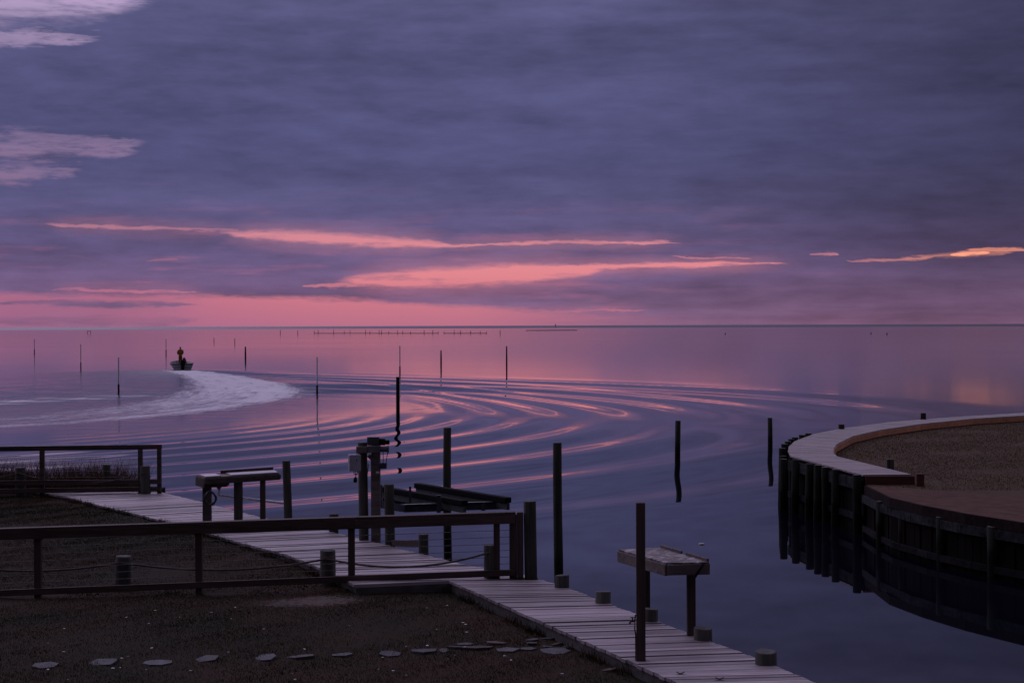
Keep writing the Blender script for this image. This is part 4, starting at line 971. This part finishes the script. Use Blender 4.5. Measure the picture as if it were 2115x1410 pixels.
# far tower specks on the horizon
for lab, x_, zt in (('tiny dark channel marker on the horizon above the low shoal', (119.165, 4662.074, 7.538), 0),):
    m = MB(); X_, Y_, Z_ = x_; m.cyl((X_, Y_, -1), (X_, Y_, Z_*.8), .8, .6, n=8); m.box((X_, Y_, Z_*.85), (3, 1, Z_*.3)); tag(m.build('channel_marker', M_stake, None, loc=(X_, Y_, 0)), lab, 'channel marker')

# ------------------------------------------------------------------ the skiff
bx0, by0 = (-35.125, 181.857)
hd = math.atan2(.96, -.27)                                  # heading: away and a little to the left
bt = thing('skiff', 'small pale open skiff with a black outboard speeding away at the head of the foam', 'boat', (bx0, by0, 0))
bt.rotation_euler = (0, 0, hd)
def bpart(m, name, mat, smooth=False, parent=None):
    me = bpy.data.meshes.new(name); bmesh.ops.recalc_face_normals(m.b, faces=m.b.faces); m.b.to_mesh(me); m.b.free(); me.materials.append(mat)
    if smooth:
        for f in me.polygons: f.use_smooth = True
    return link(name, me, parent or bt)
def hull_sections(inset=0.0, fl=0.0):
    out_ = []
    for k in range(11):
        f = k/10; x = 5.6*f
        hb = (1.10*(1 - max(0, (f - .35)/.65)**2.2)) + .02; bb = hb*(.80 - .35*f)
        sh = .74 + .16*f**1.8; ke = -.16 + .62*max(0, f - .55)**1.6*2.0
        hb, bb = max(.01, hb - inset), max(.008, bb - inset)
        out_.append((x, hb, bb, sh, ke + fl))
    return out_
m = MB(); rings = []
for x, hb, bb, sh, ke in hull_sections():
    rings.append([m.b.verts.new(p) for p in ((x, -hb, sh), (x, -hb*.97, sh - .2), (x, -bb, ke + .20), (x, 0, ke), (x, bb, ke + .20), (x, hb*.97, sh - .2), (x, hb, sh))])
for a, b in zip(rings, rings[1:]):
    for i in range(6): m.b.faces.new((a[i], a[i+1], b[i+1], b[i]))
m.b.faces.new(rings[0]); hu = bpart(m, 'hull', M_hull, False)
m = MB(); rings = []
for x, hb, bb, sh, ke in hull_sections(.07, .22)[:10]:
    rings.append([m.b.verts.new(p) for p in ((x + .05, -hb, sh - .005), (x + .05, -bb, ke + .16), (x + .05, bb, ke + .16), (x + .05, hb, sh - .005))])
for a, b in zip(rings, rings[1:]):
    for i in range(3): m.b.faces.new((a[i], a[i+1], b[i+1], b[i]))
m.b.faces.new(rings[0]); bpart(m, 'inner_liner', M_hullin)
for s_ in (-1, 1):
    m = MB(); m.tube([(x, s_*hb, sh + .01) for x, hb, bb, sh, ke in hull_sections()], .045, 6); bpart(m, 'gunwale', M_hullin if s_ > 0 else M_hullin, True)
    m = MB(); m.tube([(x, s_*(hb*.985 + .012), sh - .13) for x, hb, bb, sh, ke in hull_sections()[:10]], .035, 6); bpart(m, 'rub_rail', M_trim, True)
m = MB(); m.box((.03, 0, .60), (.08, 2.1, .10), bev=.01); m.box((-.02, 0, .30), (.03, 1.7, .06)); bpart(m, 'transom_trim', M_trim)
m = MB(); m.box((-.28, 0, .80), (.52, .46, .50), bev=.08); m.box((-.24, 0, .34), (.30, .34, .60), bev=.04); m.box((-.20, 0, -.1), (.34, .08, .5), bev=.01)
om = bpart(m, 'outboard', M_black)
m = MB(); m.box((-.50, 0, .82), (.012, .26, .05)); bpart(m, 'cowl_stripe', M_motor, parent=om)
m = MB(); m.box((2.1, 0, .52), (.5, .7, .75), bev=.05); m.box((2.3, 0, .95), (.2, .6, .14), bev=.03); bpart(m, 'console', M_hullin)
m = MB(); m.box((3.6, 0, .52), (.3, 1.7, .05), bev=.01); bpart(m, 'thwart', M_hullin)
m = MB(); m.box((1.1, 0, .48), (1.0, 1.5, .42), bev=.02); bpart(m, 'stern_deck', M_hullin)
# the person at the tiller side, standing
def skinned(name, verts, edges, radii, mat, parent=None, root=0, sub=2):
    me = bpy.data.meshes.new(name); me.from_pydata(verts, edges, []); o = bpy.data.objects.new(name, me); C.objects.link(o); o.parent = parent
    md = o.modifiers.new('skin', 'SKIN'); sv = me.skin_vertices[0].data if me.skin_vertices else None
    if sv is None:
        bpy.context.view_layer.update(); sv = me.skin_vertices[0].data
    for v, r_ in zip(sv, radii): v.radius = r_ if isinstance(r_, tuple) else (r_, r_); v.use_root = False
    sv[root].use_root = True
    s_ = o.modifiers.new('smooth', 'SUBSURF'); s_.levels = sub; s_.render_levels = sub
    me.materials.append(mat); return o
ph = Matrix.Rotation(hd, 4, 'Z'); pz = .70
ppos = Vector((bx0, by0, 0)) + (ph @ Vector((1.15, .12, 0))); ppos.z = pz
V = [(0,0,.95),(0,0,1.12),(.01,0,1.30),(.02,0,1.46),(.03,0,1.54),(.05,0,1.64),(.05,0,1.75),
     (0,.08,.90),(.03,.095,.50),(0,.105,.09),(.12,.11,.05),
     (0,-.08,.90),(.03,-.095,.50),(0,-.105,.09),(.12,-.11,.05),
     (.01,.19,1.43),(.04,.27,1.17),(.22,.22,.98),(.28,.20,.95),
     (.01,-.19,1.43),(.04,-.27,1.17),(.22,-.22,.98),(.28,-.20,.95)]
E_ = [(0,1),(1,2),(2,3),(3,4),(4,5),(5,6),(0,7),(7,8),(8,9),(9,10),(0,11),(11,12),(12,13),(13,14),(3,15),(15,16),(16,17),(17,18),(3,19),(19,20),(20,21),(21,22)]
RR = [(.15,.12),(.16,.12),(.18,.125),(.15,.11),.055,.085,.07,.13,.11,.09,.055,.13,.11,.09,.055,.075,.06,.045,.04,.075,.06,.045,.04]
pe = skinned('person', V, E_, RR, M_oilb); pe.location = ppos; pe.rotation_euler = (0, 0, hd)
tag(pe, 'person in a yellow oilskin coat and dark cap standing at the stern of the skiff', 'person')
Vc = [(0,0,.76),(0,0,1.02),(.01,0,1.22),(.015,0,1.42),(.01,.20,1.42),(.04,.285,1.17),(.20,.235,1.0),(.01,-.20,1.42),(.04,-.285,1.17),(.20,-.235,1.0)]
Ec = [(0,1),(1,2),(2,3),(3,4),(4,5),(5,6),(3,7),(7,8),(8,9)]
co_ = skinned('coat', Vc, Ec, [(.27,.22),(.235,.19),(.245,.18),(.19,.14),.105,.09,.07,.105,.09,.07], M_oil, pe, 1)
hd_ = MB(); bmesh.ops.create_uvsphere(hd_.b, u_segments=14, v_segments=10, radius=.105, matrix=Matrix.Translation((.05, 0, 1.70)) @ Matrix.Diagonal((1.05, .92, .75, 1)))
hd_.box((.15, 0, 1.69), (.10, .15, .015)); bpart(hd_, 'cap', M_hat, True, pe)
hd_ = MB(); bmesh.ops.create_uvsphere(hd_.b, u_segments=12, v_segments=8, radius=.095, matrix=Matrix.Translation((.055, 0, 1.645)) @ Matrix.Diagonal((1, .85, 1.15, 1)))
hd_.box((.155, 0, 1.64), (.03, .024, .03)); bpart(hd_, 'face', M_skin, True, pe)
# heap of net leaning beside the person
nb = MB(); base_ = Vector((bx0, by0, 0)) + ph @ Vector((1.2, -.27, 0))
for k in range(26):
    q = rnd.random(); r_ = .22*(1 - q)**.8 + .03; a = rnd.uniform(0, 6.28)
    bmesh.ops.create_icosphere(nb.b, subdivisions=1, radius=.10 + .05*rnd.random(), matrix=Matrix.Translation(base_ + Vector((r_*math.cos(a)*.9, r_*math.sin(a), .72 + q*.50))))
tag(nb.build('net_heap', M_net, None, loc=(base_[0], base_[1], .3), smooth=True), 'reddish heap of net piled beside the person in the skiff', 'fishing net')

# small things lying about
m = MB(); q = (4.001, 36.114, 0.0); bmesh.ops.create_icosphere(m.b, subdivisions=2, radius=.045, matrix=Matrix.Translation((q[0], q[1], .01)) @ Matrix.Diagonal((1.4, 1, .6, 1)))
tag(m.build('float', M_white, None, loc=(q[0], q[1], 0)), 'tiny white float drifting alone on the calm water above the cleaning table', 'float')
for lab, q in (('small dead leaf on the boardwalk planks right of the foot of the spigot post', (1.701, 17.34, 1.108)), ('small dead leaf on the boardwalk near the bottom edge of the picture', (2.066, 17.06, 1.108))):
    m = MB(); vs_ = [m.b.verts.new((q[0] + .05*math.cos(a), q[1] + .03*math.sin(a), q[2] + .012*math.cos(2*a) + .008)) for a in [k*PI/4 for k in range(8)]]; c_ = m.b.verts.new((q[0], q[1], q[2] + .004))
    for k in range(8): m.b.faces.new((vs_[k], vs_[(k + 1) % 8], c_))
    tag(m.build('dead_leaf', M_hat, None, loc=q), lab, 'leaf')
# pale shell bits and litter scattered in the lawn
sh = []; rs2 = np.random.RandomState(21)
m = MB()
for k in range(70):
    x_, y_ = rs2.uniform(-5.5, .6), rs2.uniform(17.2, 22.6)
    if x_ > left_edge_x(y_) - .1: continue
    z0 = float(lawn_z(np.array(x_), np.array(y_))) + .02; s0 = rs2.uniform(.008, .024); a = rs2.uniform(0, 6.28)
    vs_ = [m.b.verts.new((x_ + s0*math.cos(a + k2*1.57), y_ + s0*.8*math.sin(a + k2*1.57), z0 + .01*rs2.rand())) for k2 in range(4)]; m.b.faces.new(vs_)
tag(m.build('shell_litter', M_label), kind='stuff')
